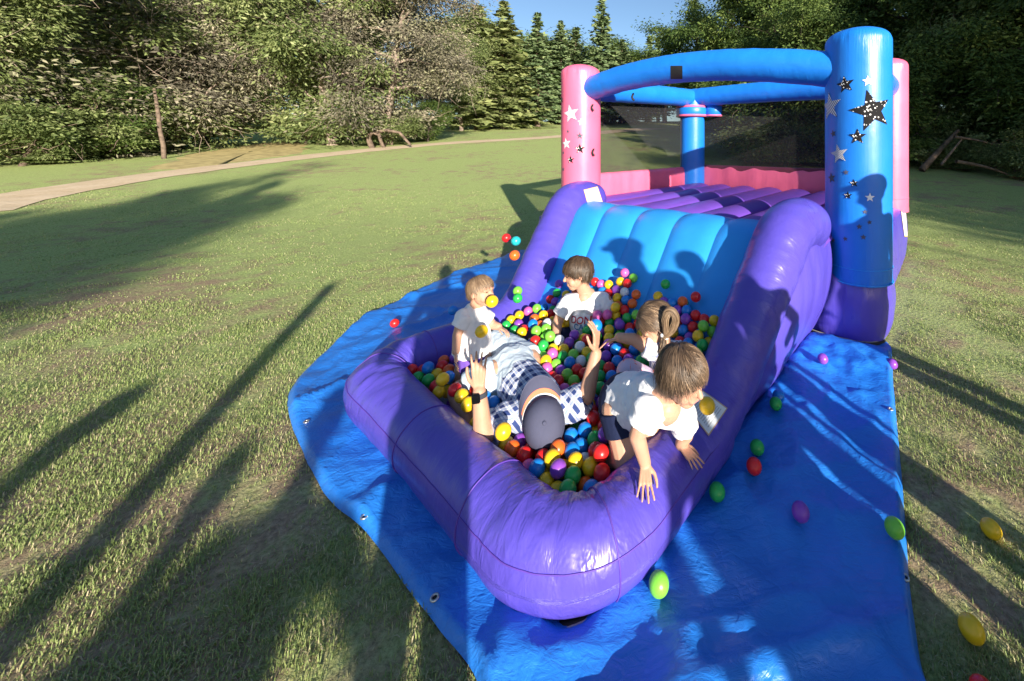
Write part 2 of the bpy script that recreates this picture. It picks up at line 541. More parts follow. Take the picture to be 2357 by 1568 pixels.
def make_broadleaf(seed, H, W, trunk_h, nleaf, lsize, leafmat, barkmat, dead=0.0, lean=0.1, nl=16, dense=0.55):
    r = np.random.default_rng(seed)
    segs = []
    tp, trd = branch((0, 0, -0.3), (r.normal() * lean, r.normal() * lean, 1), H * 0.85, H * 0.022 + 0.04, 9, 0.07, 0, r)
    segs.append((tp, trd))
    ends = []
    for k in range(nl):
        t = trunk_h / H + (1 - trunk_h / H) * (k + r.random()) / nl
        i = min(t / 0.85 * 9, 8.9); p = tp[int(i)] + (tp[int(i) + 1] - tp[int(i)]) * (i % 1)
        az = k * 2.4 + r.normal() * 0.4
        prof = math.sin(math.pi * min(0.97, 0.18 + 0.8 * (k + 0.5) / nl)) ** 0.6
        ln = W * 0.5 * prof * r.uniform(0.75, 1.15)
        bp, br = branch(p, (math.cos(az), math.sin(az), r.uniform(0.1, 0.7)), ln, H * 0.008 + 0.015, 6, 0.2, 0.02, r)
        segs.append((bp, br)); ends.append((bp, ln))
        for q in range(5):
            j = r.integers(2, 7)
            d = bp[j] - bp[j - 1] + r.normal(size=3) * 0.35 * np.linalg.norm(bp[j] - bp[j - 1]) * 2
            sp, sr = branch(bp[j], d, ln * r.uniform(0.3, 0.6), 0.014, 5, 0.3, 0.02, r)
            segs.append((sp, sr)); ends.append((sp, ln * 0.5))
    if dead:
        for k in range(int(90 * dead)):
            b = ends[r.integers(len(ends))][0]; j = r.integers(1, len(b))
            segs.append(branch(b[j], r.normal(size=3) + np.array([0, 0, -0.1]), W * r.uniform(0.12, 0.32), 0.016, 6, 0.3, 0.05, r))
    tv, tf = tubes(segs)
    tm = new_mesh('trunk', tv, tf, [barkmat])
    # leaf clumps around branch points
    w = np.array([l for _, l in ends]); w /= w.sum()
    nclump = max(36, int(nleaf / 210))
    cl = []
    for k in r.choice(len(ends), nclump, p=w):
        b = ends[k][0]
        cl.append(b[r.integers(2, len(b))] + r.normal(size=3) * 0.12 * W * 0.3)
    cl = np.array(cl)
    which = r.integers(0, nclump, nleaf)
    spread = (r.uniform(0.45, 1.0, nclump) * W * 0.080)[which][:, None]
    g = r.normal(size=(nleaf, 3)) * np.array([1.15, 1.15, 0.55])
    c = cl[which] + g * spread
    c[:, 2] = np.maximum(c[:, 2], 0.15)
    tone = np.clip(r.normal(0.42, 0.16, nleaf) + (r.random(nclump)[which] - 0.5) * 0.75, 0, 1)
    out = g * np.array([1, 1, .4]) + np.array([0, 0, -.55])
    v, f, t = leaf_quads(c, r.uniform(0.6, 1.3, nleaf) * lsize * .78, tone, 2.5, nrm_dirs(out), r=r)
    cm = new_mesh('crown', v, f, [leafmat], smooth=False, attrs={'tone': t})
    return tm, cm

def make_conifer(seed, H, W, nlev, mat, sparse=1.0, base=0.08):
    r = np.random.default_rng(seed)
    segs = [(np.array([[0, 0, -0.3], [0, 0, H * 0.5], [0, 0, H]]) + r.normal(size=(3, 3)) * [[0, 0, 0], [0.05, 0.05, 0], [0, 0, 0]], [H * 0.014 + 0.03, H * 0.009, 0.01])]
    C, D, S, T = [], [], [], []
    for k in range(nlev):
        t = base + (1 - base) * (k + r.random() * 0.6) / nlev
        z = H * t
        ln = W * 0.5 * (1 - t) ** 0.85 * r.uniform(0.75, 1.15) + 0.08
        nb = 6 if t < 0.8 else 5
        for q in range(nb):
            if r.random() > sparse: continue
            az = q * 2 * math.pi / nb + k * 1.1 + r.normal() * 0.25
            l2 = ln * r.uniform(0.65, 1.15)
            el = 0.35 * t - 0.22 + r.normal() * 0.08
            d = np.array([math.cos(az) * math.cos(el), math.sin(az) * math.cos(el), math.sin(el)])
            bp, br = branch((0, 0, z), d, l2, 0.02, 4, 0.08, 0.0, r)
            segs.append((bp, br))
            m = max(4, int(l2 * 11))
            tt = r.uniform(0.12, 1.0, m)
            p = bp[0] + (bp[-1] - bp[0]) * tt[:, None]
            side = np.cross(d, [0, 0, 1.0]); side /= np.linalg.norm(side)
            sgn = r.choice([-1, 1], m)
            off = (1.05 - tt) * l2 * 0.32
            p2 = p + side * (sgn * off * r.random(m))[:, None] + np.array([0, 0, -1]) * (off * 0.25 * r.random(m))[:, None] + r.normal(size=(m, 3)) * 0.04
            dr = d * 0.7 + side * sgn[:, None] * 0.6 + np.array([0, 0, -0.15])
            C.append(p2); D.append(dr); S.append(np.full(m, 0.17 + 0.05 * W / 3) * r.uniform(0.7, 1.25, m)); T.append(np.clip(r.normal(0.35 + 0.3 * tt, 0.18), 0, 1))
    tv, tf = tubes(segs)
    v, f, t = leaf_quads(np.vstack(C), np.concatenate(S), np.concatenate(T), 2.0, np.vstack(D), r=r)
    return new_mesh('trunk', tv, tf, [M['bark']]), new_mesh('crown', v, f, [mat], smooth=False, attrs={'tone': t})

def plant(name, meshes, loc, rotz, sc, label, cat='tree', group=None):
    o = thing(name, loc, label, cat, group)
    o.rotation_euler = (0, 0, rotz); o.scale = sc if hasattr(sc, '__len__') else (sc,) * 3
    a = obj('trunk', meshes[0], o); b = obj('crown', meshes[1], o)
    return o

KIND = {
    'olive': make_broadleaf(11, 11, 8.5, 0.8, 46750, 0.116, M['leaf_olive'], M['bark_pale'], 0.7, 0.12, 20),
    'olive2': make_broadleaf(12, 11, 9, 0.6, 46750, 0.116, M['leaf_olive'], M['bark_pale'], 0.9, 0.18, 22),
    'brown': make_broadleaf(13, 12, 9, 0.9, 46750, 0.109, M['leaf_brown'], M['bark_pale'], 1.2, 0.1, 22),
    'tangle': make_broadleaf(14, 10, 10, 0.5, 30250, 0.116, M['leaf_brown'], M['bark_pale'], 2.6, 0.25, 22),
    'green': make_broadleaf(15, 12, 8, 1.2, 44000, 0.136, M['leaf_green'], M['bark_dark'], 0.3, 0.08, 20),
    'green2': make_broadleaf(16, 12, 9, 1.6, 44000, 0.136, M['leaf_green'], M['bark_dark'], 0.4, 0.12, 20),
    'bright': make_broadleaf(17, 11, 4.5, 1.0, 24750, 0.129, M['leaf_bright'], M['bark'], 0.2, 0.06, 16),
    'pine': make_conifer(21, 14, 5.6, 46, M['needle'], 0.95, 0.06),
    'pine2': make_conifer(22, 13, 4.4, 50, M['needle'], 0.85, 0.10),
    'pine3': make_conifer(23, 12, 5.0, 46, M['leaf_conifer'], 0.95, 0.06),
    'shrub': make_broadleaf(31, 3.0, 4.2, 0.1, 22000, 0.075, M['leaf_green'], M['bark_dark'], 0.4, 0.2, 14),
    'shrub2': make_broadleaf(32, 2.4, 4.0, 0.1, 19250, 0.075, M['leaf_olive'], M['bark'], 0.8, 0.2, 14),
}
KH = {'olive': 11, 'olive2': 11, 'brown': 12, 'tangle': 10, 'green': 12, 'green2': 12, 'bright': 11, 'pine': 14, 'pine2': 13, 'pine3': 12, 'shrub': 3, 'shrub2': 2.4}

# (kind, px of trunk, depth, py of the top (or height m if > 1000 -> no), rotation, width factor, name, label)
TREES = [
    ('tangle', 70, 17.5, -210, 0.3, 1.05, 'dead_branch_tree', 'tangled brown tree with bare dead branches at the far left'),
    ('olive2', 250, 19.5, -190, 1.2, 1.0, 'cedar_tree', 'grey green tree with drooping dead branches left of the pale trunk'),
    ('tangle', 378, 21, -60, 2.2, 0.75, 'dead_branch_tree', 'brown twiggy tree above the thin pale trunk at left'),
    ('olive', -90, 15, -150, 4.0, 0.9, 'cedar_tree', 'olive tree cut by the left edge of the picture'),
    ('bright', 470, 25, -130, 0.5, 0.9, 'bright_green_tree', 'narrow bright green tree beside the dark gap in the wood'),
    ('green2', 560, 46, -60, 1.9, 1.1, 'shaded_tree', 'dark tree deep in the shaded gap of the wood'),
    ('olive', 705, 26, -120, 0.9, 0.80, 'cedar_tree', 'sunlit olive tree just right of the dark gap'),
    ('olive2', 770, 24.5, -150, 2.8, 0.85, 'cedar_tree', 'olive tree with a pale bare stem above the path'),
    ('brown', 880, 25, -120, 0.2, 0.85, 'grey_brown_tree', 'large grey brown tree over the arched root on the path'),
    ('brown', 965, 29, -40, 3.4, 0.62, 'grey_brown_tree', 'grey brown tree on the right end of the brown clump'),
    ('olive', 1062, 40, 70, 1.5, 0.9, 'cedar_tree', 'yellow green tree at the left end of the sky gap'),
    ('pine3', 1100, 42, 12, 0.0, 2.0, 'pine_tree', 'yellow green pine with its tip at the left of the sky gap'),
    ('pine3', 1160, 44, 2, 1.0, 1.8, 'pine_tree', 'broad light green pine, second from the left of the sky gap'),
    ('pine2', 1237, 46, 28, 2.0, 1.6, 'spruce_tree', 'slim spruce with a bare pale trunk down to the grass'),
    ('pine', 1290, 56, 48, 0.6, 1.6, 'spruce_tree', 'spruce just left of the pink post'),
    ('pine2', 1325, 58, 62, 1.6, 1.9, 'spruce_tree', 'spruce standing directly behind the front pink post'),
    ('pine', 1385, 54, -10, 2.6, 1.35, 'spruce_tree', 'tallest spruce in the middle of the sky gap'),
    ('pine', 1432, 60, 92, 3.1, 2.1, 'spruce_tree', 'short broad spruce right of the tallest one'),
    ('pine2', 1495, 66, 82, 4.0, 1.7, 'spruce_tree', 'small dark spruce at the right end of the sky gap'),
    ('pine2', 1514, 70, 88, 5.0, 1.5, 'spruce_tree', 'thin spruce touching the small dark spruce on its right'),
    ('olive', 1125, 52, 45, 2.4, 1.1, 'cedar_tree', 'sunlit yellow green tree between the two pines at left of the sky gap'),
    ('bright', 1190, 50, 70, 4.4, 1.6, 'bright_green_tree', 'light green tree just left of the slim spruce'),
    ('green', 1085, 60, 60, 2.0, 1.7, 'backing_tree', 'green tree filling the wood under the left of the sky gap'),
    ('green2', 1205, 64, 75, 0.8, 1.7, 'backing_tree', 'green tree filling the wood behind the slim spruce'),
    ('green', 1270, 66, 90, 3.8, 1.7, 'backing_tree', 'green tree low in the sky gap left of the pink post'),
    ('green2', 1350, 68, 95, 1.1, 1.7, 'backing_tree', 'green tree low in the sky gap behind the pink post'),
    ('green', 1440, 70, 105, 5.6, 1.7, 'backing_tree', 'green tree low in the sky gap above the arch'),
    ('green2', 1530, 60, 125, 2.9, 1.6, 'backing_tree', 'green tree low in the sky gap above the velcro patch'),
    ('green', 1610, 40, 10, 0.4, 0.85, 'birch_tree', 'leafy green tree at the right side of the sky gap'),
    ('green2', 1700, 34, -60, 1.3, 0.9, 'birch_tree', 'tall leafy green tree above the black patch of the front arch'),
    ('green', 1810, 31, -90, 2.3, 0.95, 'birch_tree', 'tall dark green tree left of the blue front post'),
    ('green2', 1940, 27, -120, 0.1, 0.95, 'birch_tree', 'dark green tree hidden mostly by the blue front post'),
    ('green', 2050, 24, -110, 3.0, 0.9, 'birch_tree', 'green tree with a pale stem above the rear pink post'),
    ('green2', 2140, 19, -160, 5.2, 0.95, 'dark_wood_tree', 'dark tree right of the rear pink post'),
    ('olive2', 2240, 17, -200, 4.4, 0.8, 'dark_wood_tree', 'dark tree with bare twigs over the brush pile'),
    ('green', 2340, 16, -200, 1.1, 0.9, 'dark_wood_tree', 'dark tree at the right edge of the picture'),
    ('green2', 2440, 14, -200, 2.0, 0.9, 'dark_wood_tree', 'dark tree just beyond the right edge'),
    ('green2', 1755, 23, 30, 3.3, .8, 'dark_wood_tree', 'dark tree over the black brush seen through the net'),
    ('green', 1860, 20, -10, 5.3, .8, 'dark_wood_tree', 'dark tree close behind the star post'),
    ('green', 420, 40, -60, 0.7, 1.1, 'backing_tree', 'dark tree filling the wood behind the left clump'),
    ('green2', 180, 33, -90, 2.7, 1.1, 'backing_tree', 'dark green tree behind the far left tangle'),
    ('green', 830, 42, -20, 0.9, 1.0, 'backing_tree', 'dark tree behind the grey brown clump'),
    ('green2', 1690, 52, 60, 4.1, 1.2, 'backing_tree', 'dark tree seen through the net left of the blue post'),
    ('green', 2180, 34, -30, 2.5, 1.3, 'backing_tree', 'dark tree deep in the wood right of the posts'),
    ('green2', 2320, 30, -60, 0.6, 1.3, 'backing_tree', 'dark tree deep in the wood at the right edge'),
    ('green', 1850, 44, 40, 1.6, 1.2, 'backing_tree', 'dark tree behind the rear arch and its net'),
]
for kind, px, Y, pyt, rot, wf, nm, lab in TREES:
    X = (px - PX0) * Y / FPX
    z0 = float(terrain(X, Y))
    top = CAMH - (pyt - PY0) * Y / FPX
    s = (top - z0) / KH[kind]
    plant(nm, KIND[kind], (X, Y, z0), rot, (s * wf, s * wf, s), lab, 'tree', 'trees around the lawn')
SHRUBS = [
    ('shrub2', 40, 15.5, 1.2, 'brush_heap', 'low brown bush at the foot of the far left tangle'),
    ('shrub2', 190, 17, 1.0, 'brush_heap', 'brown twiggy bush behind the yellow grass at left'),
    ('shrub', 300, 18.5, 0.9, 'bushy_shrub', 'green bush just left of the thin pale trunk'),
    ('shrub2', 740, 24.5, 0.85, 'brush_heap', 'brown brush left of the arched root'),
    ('shrub2', 900, 24.5, 0.9, 'brush_heap', 'brown brush around the arched root'),
    ('shrub', 985, 27, 0.75, 'bushy_shrub', 'green bush at the right end of the brown clump'),
    ('shrub2', 668, 26, 0.6, 'brush_heap', 'tan twiggy bush right of the dark gap'),
    ('shrub', 480, 40, 1.6, 'bushy_shrub', 'dark bush inside the shaded gap'),
    ('shrub', 560, 41, 1.7, 'bushy_shrub', 'dark bush at the back of the shaded gap'),
    ('shrub', 1130, 46, 1.2, 'bushy_shrub', 'green bush under the yellow green pines'),
    ('shrub', 1200, 48, 1.0, 'bushy_shrub', 'low green bush left of the slim spruce'),
    ('shrub', 1660, 38, 1.6, 'bushy_shrub', 'dark bush seen through the net right of the rear blue post'),
    ('shrub', 1760, 33, 1.7, 'bushy_shrub', 'dark bush seen through the net above the pink rear wall'),
    ('shrub', 1850, 30, 1.6, 'bushy_shrub', 'dark bush behind the net beside the blue front post'),
    ('shrub', 1700, 21, 1.25, 'bushy_shrub', 'dark bush through the net nearest the rear blue post'),
    ('shrub', 1752, 18, 1.15, 'bushy_shrub', 'dark bush through the net right above the rear guard'),
    ('shrub2', 1790, 16.5, 1.0, 'brush_heap', 'black brush heap through the net over the rear guard'),
    ('shrub', 1835, 16, 1.2, 'bushy_shrub', 'dark bush through the net left of the star post'),
    ('shrub', 1890, 15.5, 1.2, 'bushy_shrub', 'dark bush just behind the left edge of the star post'),
    ('shrub', 1990, 16, 1.1, 'bushy_shrub', 'dark bush hidden behind the star post'),
    ('shrub', 2060, 16.5, 1.0, 'bushy_shrub', 'dark bush behind the rear pink post'),
    ('shrub', 2130, 17.5, 0.9, 'bushy_shrub', 'dark bush right of the rear pink post'),
    ('shrub', 2290, 15.5, 0.85, 'bushy_shrub', 'green bush behind the brush pile at right'),
    ('shrub2', 2190, 15, 0.55, 'brush_heap', 'brown heap of brush on the grass right of the pink post'),
    ('shrub2', 2330, 13.2, 0.6, 'brush_heap', 'heap of dead brush at the right edge'),
    ('shrub', 2400, 14, 1.2, 'bushy_shrub', 'dark bush beyond the heap of dead brush'),
]
for k, (kind, px, Y, s, nm, lab) in enumerate(SHRUBS):
    X = (px - PX0) * Y / FPX
    plant(nm, KIND[kind], (X, Y, float(terrain(X, Y))), k * 1.7, s, lab, 'bush', 'bushes at the wood edge')

# thin pale trunk, arched root, fallen limbs
def lone_wood(name, segs, mat, label, cat):
    v, f = tubes(segs, 8)
    base = np.array(segs[0][0][0])
    obj(name, new_mesh(name, v - base, f, [mat]), None, label, cat, None, None, tuple(base))
def tpt(px, py, Y): return at(px, py, Y)
b = terr_pt(378, 366); Yt = b[1]
lone_wood('bare_tree_trunk', [(np.array([b - [0, 0, .2], tpt(376, 335, Yt), tpt(368, 300, Yt), tpt(364, 262, Yt), tpt(355, 205, Yt + .4)]), [.085, .08, .075, .07, .05])], M['bark'], 'thin pale bare trunk standing at the path edge on the left', 'tree trunk')
b = terr_pt(858, 341); Yt = b[1]
lone_wood('arched_root', [(np.array([b - [0, 0, .15], tpt(850, 325, Yt), tpt(848, 312, Yt), tpt(858, 305, Yt), tpt(872, 310, Yt), tpt(876, 325, Yt), tpt(884, 342, Yt)]), [.15, .15, .14, .12, .10, .09, .08]),
    (np.array([tpt(858, 306, Yt), tpt(890, 300, Yt), tpt(920, 306, Yt), tpt(945, 335, Yt)]), [.10, .09, .08, .07])], M['bark'], 'pale arched root beside the path under the grey brown tree', 'tree root')
lone_wood('pale_bare_stem', [(np.array([tpt(757, 345, 24.4), tpt(762, 200, 24.2), tpt(766, 120, 24), tpt(768, 60, 23.8), tpt(776, -30, 23.8)]), [.16, .13, .11, .10, .09])], M['bark_pale'], 'pale bare stem rising through the olive trees', 'tree trunk')
for a, bb, Y, r_, lab in [((2120, 392), (2205, 300), 14.2, .12, 'leaning dead trunk right of the rear pink post'), ((2195, 315), (2330, 352), 13.4, .05, 'thin dead limb lying across the brush pile'),
                     ((2165, 380), (2215, 318), 13.2, .05, 'short broken limb standing out of the brush pile'), ((2200, 372), (2345, 415), 12.6, .06, 'long grey limb along the front of the brush pile'),
                     ((2260, 330), (2356, 350), 13.6, .045, 'dead limb reaching to the right edge')]:
    p0, p1 = at(*a, Y), at(*bb, Y + .3)
    mid = (p0 + p1) / 2 + [0.1, 0, .12]
    lone_wood('dead_limb', [(smooth_path([p0, mid, p1], 1, .25), np.linspace(r_, r_ * .5, len(smooth_path([p0, mid, p1], 1, .25))))], M['bark'], lab, 'branch')

# trees behind the camera whose shade falls across the lawn
for kind, p_, q_, s, lab in [('green2', -5.2, -15, (.52, .52, .82), 'tree behind the camera shading the left lawn'), ('pine3', -5.0, -13.5, (.95, .95, .72), 'conifer added beside the left lawn tree to thicken its shade'), ('green', -8.9, -18, (.36, .36, .72), 'slim tree behind the camera shading the far left lawn'),  # the conifer is unseen, stacked here to make the tree's shadow denser
                             ('green2', 17, -9, 1.15, 'tree right of the camera shading the right wood'), ('green', 22.5, -6, 1.2, 'farther tree right of the camera shading the right wood'),
                             ('green2', 12.2, -22, 1.0, 'tree behind the camera shading the right lawn'), ('green', 27, 0, 1.3, 'tree right of the camera beyond the right wood')]:
    x, y = p_ * .894 + q_ * -.447, p_ * .447 + q_ * .894
    plant('lawn_tree', KIND[kind], (x, y, float(terrain(x, y))), p_, s, lab, 'tree', 'trees behind the camera')

# ================================================================== BOUNCE HOUSE
house = thing('bounce_house', tuple(L(-1.7, 3.0, 0)), 'purple, blue and pink inflatable bounce house with slide and ball pit', 'bounce house')

def vin(name, v, f, mat, wr=0.4, su=None, sv=None, parent=None, label=None, smooth=True):
    n = len(v)
    a = {'su': su if su is not None else np.zeros(n), 'sv': sv if sv is not None else np.zeros(n), 'wr': np.full(n, wr) if np.isscalar(wr) else wr}
    return part(name, new_mesh(name, v, f, [mat], smooth=smooth, attrs=a), parent or house, label)

def uvpath(pts): return [L(*p) for p in pts]

# --- pit wall: one fat tube round three sides
RP = 0.140
UA, UB, VF = -2.72, -0.925, 0.822
pit_path = smooth_path(uvpath([(UA, 1.85, .140), (UA, VF, .140), (UB, VF, .142), (UB, 1.66, .142)]), [0, .20, .25, 0], 0.012)
cA, cB = L(UA + .12, VF + .12)[:2], L(UB - .12, VF + .12)[:2]
def pit_disp(s, th, path):
    dB = np.linalg.norm(path[:, :2] - cB, axis=1); dA = np.linalg.norm(path[:, :2] - cA, axis=1)
    w = np.exp(-(dB / .28) ** 2) + np.exp(-(dA / .28) ** 2) * .8
    puff = 0.010 * np.exp(-(dB / .33) ** 2)[:, None] + .014 * np.exp(-(dA / .3) ** 2)[:, None]
    top = np.clip(np.sin(th) * .8 + .35, 0, 1)
    nz = vnoise(np.stack([s * 19, th * 1.4], -1), 1, 2, 2) - .5
    nz2 = vnoise(np.stack([s * 5, th * 1.2], -1), 1, 4, 2) - .5
    return puff + nz * (.004 + .024 * w[:, None] * top) + nz2 * .008
v, f, su, sv = sweep(pit_path, RP, 72, 1.0, True, disp=pit_disp)
v[:, 2] = np.where(v[:, 2] < .02, .02 + (v[:, 2] - .02) * .15, v[:, 2])
dB = np.linalg.norm(v[:, :2] - cB, axis=1); dA = np.linalg.norm(v[:, :2] - cA, axis=1)
vin('pit_wall', v, f, M['purple'], .35 + 1.0 * np.exp(-(dB / .4) ** 2) + .6 * np.exp(-(dA / .4) ** 2), su, sv)
PITWALL = (v.copy(), f)
# lengthwise seam on the outer face and black zip skirt at the ground
def offset_path(path, out, z, wav=0.0):
    tan = np.gradient(path, axis=0); tan /= np.linalg.norm(tan, axis=1)[:, None]
    s = np.cross(tan, [0, 0, 1.0])
    w = vnoise(np.arange(len(path))[:, None] * .16, 1, 8, 2)[:, None] - .5 if wav else 0
    q = path + s * (out + w * wav)
    q[:, 2] = z
    return q
sp = offset_path(pit_path, .2, .235)
def outer_point(zfrac):
    pass
ls_ = np.r_[0, np.cumsum(np.linalg.norm(np.diff(pit_path, axis=0), axis=1))] + RP * .9
ta_ = np.gradient(pit_path, axis=0); ta_ /= np.linalg.norm(ta_, axis=1)[:, None]; so_ = np.cross(ta_, [0, 0, 1.0])
rl_ = RP + .0012 + pit_disp(ls_[:, None], np.full((len(ls_), 1), .42), pit_path)[:, 0]
q = (pit_path + so_ * (rl_ * math.cos(.42))[:, None] + np.array([0, 0, 1.0]) * (rl_ * math.sin(.42))[:, None])[8:-6]
v, f, su, sv = sweep(q, .0024, 6, caps=True)
part('seam', new_mesh('seam', v, f, [M['seam']]), house)
# welded cross seams around the tube
tn_ = np.gradient(pit_path, axis=0); tn_ /= np.linalg.norm(tn_, axis=1)[:, None]
for fr_ in (.20, .29, .50, .66, .80):
    k_ = int(fr_ * len(pit_path)); th = np.linspace(-.9, math.pi + .9, 50)
    sd_ = np.cross(tn_[k_], [0, 0, 1.0])
    rr_ = RP + .0015 + pit_disp(np.full((1, 50), np.linalg.norm(np.diff(pit_path[:k_ + 1], axis=0), axis=1).sum() + RP * .9), th[None] % (2 * math.pi), pit_path[k_:k_ + 1])[0]
    q = pit_path[k_] + sd_ * (rr_ * np.cos(th))[:, None] + np.array([0, 0, 1.0]) * (rr_ * np.sin(th))[:, None]
    v, f, su, sv = sweep(q, .0028, 6, up=tuple(tn_[k_]))
    part('seam', new_mesh('seam', v, f, [M['seam']]), house)
q = offset_path(pit_path, .112, .014, .045)
dBq = np.linalg.norm(pit_path[:, :2] - cB, axis=1)
v, f, su, sv = sweep(q, .022, 10, .55)
part('ground_zip', new_mesh('ground_zip', v, f, [M['black']]), house, 'black zip strip under the pit wall')
q2 = offset_path(pit_path, .128, .026, .045)
v, f, su, sv = sweep(q2, .0028, 6)
part('zip_piping', new_mesh('zip_piping', v, f, [M['piping']]), house)

# --- slide side tubes
def side_tube(pts, r, name):
    p = smooth_path(uvpath(pts), [0, .25, .3, .16, 0], 0.014)
    def d(s, th, path):
        nz = vnoise(np.stack([s * 16, th * 1.3], -1), 1, 6, 2) - .5
        return nz * .010
    r = np.interp(p[:, 2], [.15, .5, .95], [.142, .162, .182])
    v, f, su, sv = sweep(p, r, 60, 1.0, True, disp=d)
    return vin(name, v, f, M['purple'], .55, su, sv)
TUBE_R = [(-.93, 1.50, .145), (-.93, 1.78, .19), (-.86, 2.62, .955), (-.84, 2.86, .965), (-.835, 2.98, .93)]
TUBE_L = [(-2.72, 1.62, .143), (-2.73, 1.84, .19), (-3.06, 2.66, .955), (-3.12, 2.92, .965), (-3.14, 3.04, .93)]
side_tube(TUBE_R, 'R', 'slide_side_tube'); side_tube(TUBE_L, 'L', 'slide_side_tube')
# skirt panels below the slide tubes
def skirt(u_bot, tube, out):
    V_ = np.linspace(1.45, 3.25, 60)
    tv = np.array([t[1] for t in tube]); tz = np.array([t[2] for t in tube]); tu = np.array([t[0] for t in tube])
    rows = []
    K_ = 22
    for k in range(K_):
        h = k / (K_ - 1)
        zt = np.interp(V_, tv, tz); ut = np.interp(V_, tv, tu) + .05 * out
        b = np.sin(math.pi * h) ** .7
        u = u_bot + (ut - u_bot) * h + out * .13 * b * np.clip(zt / .7, .25, 1)
        u += out * .03 * (vnoise(np.stack([V_ * 9, np.full_like(V_, h * 2)], -1), 1, 9, 2) - .5)
        rows.append(np.stack([u * CU + V_ * SU, -u * SU + V_ * CU, .015 + zt * h], 1))
    a = np.stack(rows, 1).reshape(-1, 3)
    f = grid_faces(60, K_)
    vin('side_panel', a, f if out > 0 else f[:, ::-1], M['purple'], .35, np.repeat(V_, K_), np.tile(np.linspace(0, 2, K_), 60))
skirt(-.90, TUBE_R, 1); skirt(-2.76, TUBE_L, -1)

# --- slide: five inflated ribs
NR = 5
prof = smooth_path([(0, 3.05, .88), (0, 2.66, .965), (0, 1.86, .10), (0, 1.55, .085)], [0, .16, .25, 0], .02)   # (.,v,z)
tn = np.gradient(prof, axis=0); tn /= np.linalg.norm(tn, axis=1)[:, None]
nrm = np.stack([np.zeros(len(prof)), tn[:, 2], -tn[:, 1]], 1); nrm *= np.sign(nrm[:, 2].mean())
SL_L = lambda vv: np.interp(vv, [1.6, 1.86, 2.66, 3.05], [-2.62, -2.63, -2.93, -3.02])
SL_R = lambda vv: np.interp(vv, [1.6, 1.86, 2.66, 3.05], [-1.03, -1.02, -.95, -.94])
for k in range(NR):
    W_ = 15
    rows = []
    for j in range(W_):
        t = j / (W_ - 1)
        uu = SL_L(prof[:, 1]) + (SL_R(prof[:, 1]) - SL_L(prof[:, 1])) * (k + t) / NR
        h = .028 * (1 - abs(2 * t - 1) ** 3.2)
        pv = prof[:, 1] + nrm[:, 1] * h; pz = prof[:, 2] + nrm[:, 2] * h
        rows.append(np.stack([uu * CU + pv * SU, -uu * SU + pv * CU, pz], 1))
    a = np.stack(rows, 1).reshape(-1, 3)
    vin('slide_rib', a, grid_faces(len(prof), W_), M['slide'], .35, np.repeat(np.arange(len(prof)) * .02, W_) * .5, np.tile(np.linspace(0, 3, W_), len(prof)))
# pit floor
q = [L(-2.65, .9, .06), L(-1.0, .9, .06), L(-1.0, 1.95, .06), L(-2.65, 1.95, .06)]
vin('pit_floor', np.array(q), np.array([[0, 1, 2, 3]]), M['blue'], 0)

# --- base and deck
def rbox(u0, u1, v0, v1, z0, z1, rc, bulge, name, mat, ztop=True):
    """rounded block with swollen sides"""
    def ring(g, z):
        pts = []
        for (cu_, cv_, a0) in ((u1 - rc, v0 + rc, -90), (u1 - rc, v1 - rc, 0), (u0 + rc, v1 - rc, 90), (u0 + rc, v0 + rc, 180)):
            for a in np.linspace(a0, a0 + 90, 9):
                a = math.radians(a); pts.append((cu_ + math.cos(a) * (rc + g), cv_ + math.sin(a) * (rc + g), z))
        # densify
        pts = np.array(pts + pts[:1]); d = np.r_[0, np.cumsum(np.linalg.norm(np.diff(pts, axis=0), axis=1))]
        s = np.linspace(0, d[-1], 180, endpoint=False)
        return np.stack([np.interp(s, d, pts[:, k]) for k in range(3)], 1), s
    rows = []; K_ = 18
    for k in range(K_):
        h = k / (K_ - 1)
        g = bulge * math.sin(math.pi * min(1, h * .95 + .02)) ** .6 - .02
        r_, s = ring(g, z0 + (z1 - z0) * h)
        g2 = .02 * (vnoise(np.stack([s * 7, np.full_like(s, h * 2)], -1), 1, 11, 2) - .5)
        cen = np.array([(u0 + u1) / 2, (v0 + v1) / 2, 0])
        dd = r_ - cen; dd[:, 2] = 0; dd /= np.linalg.norm(dd, axis=1)[:, None]
        rows.append(r_ + dd * g2[:, None])
    for sc_, dz in ((.97, .03), (.90, .045), (.5, .05)):
        r_, s = ring(-.02, z1 + dz); cen = np.array([(u0 + u1) / 2, (v0 + v1) / 2, z1 + dz]); rows.append(cen + (r_ - cen) * [sc_, sc_, 1])
    a = np.array(rows); n = a.shape[1]
    vv = a.reshape(-1, 3)
    ww = np.stack([vv[:, 0] * CU + vv[:, 1] * SU, -vv[:, 0] * SU + vv[:, 1] * CU, vv[:, 2]], 1)
    ff = grid_faces(len(rows), n, False, True).tolist() + [[(len(rows) - 1) * n + k for k in range(n)]]
    return vin(name, ww, ff, mat, .3, np.tile(s, len(rows)), np.repeat(np.linspace(0, 2, len(rows)), n))
rbox(-.98, -.36, 3.30, 4.05, .02, .47, .26, .045, 'base_foot', M['purple'])
rbox(-3.95, -.44, 3.72, 6.32, .02, .735, .2, .05, 'base_block', M['purple'])
rbox(-3.72, -.92, 2.72, 4.2, .02, .72, .12, .03, 'base_front', M['purple'])
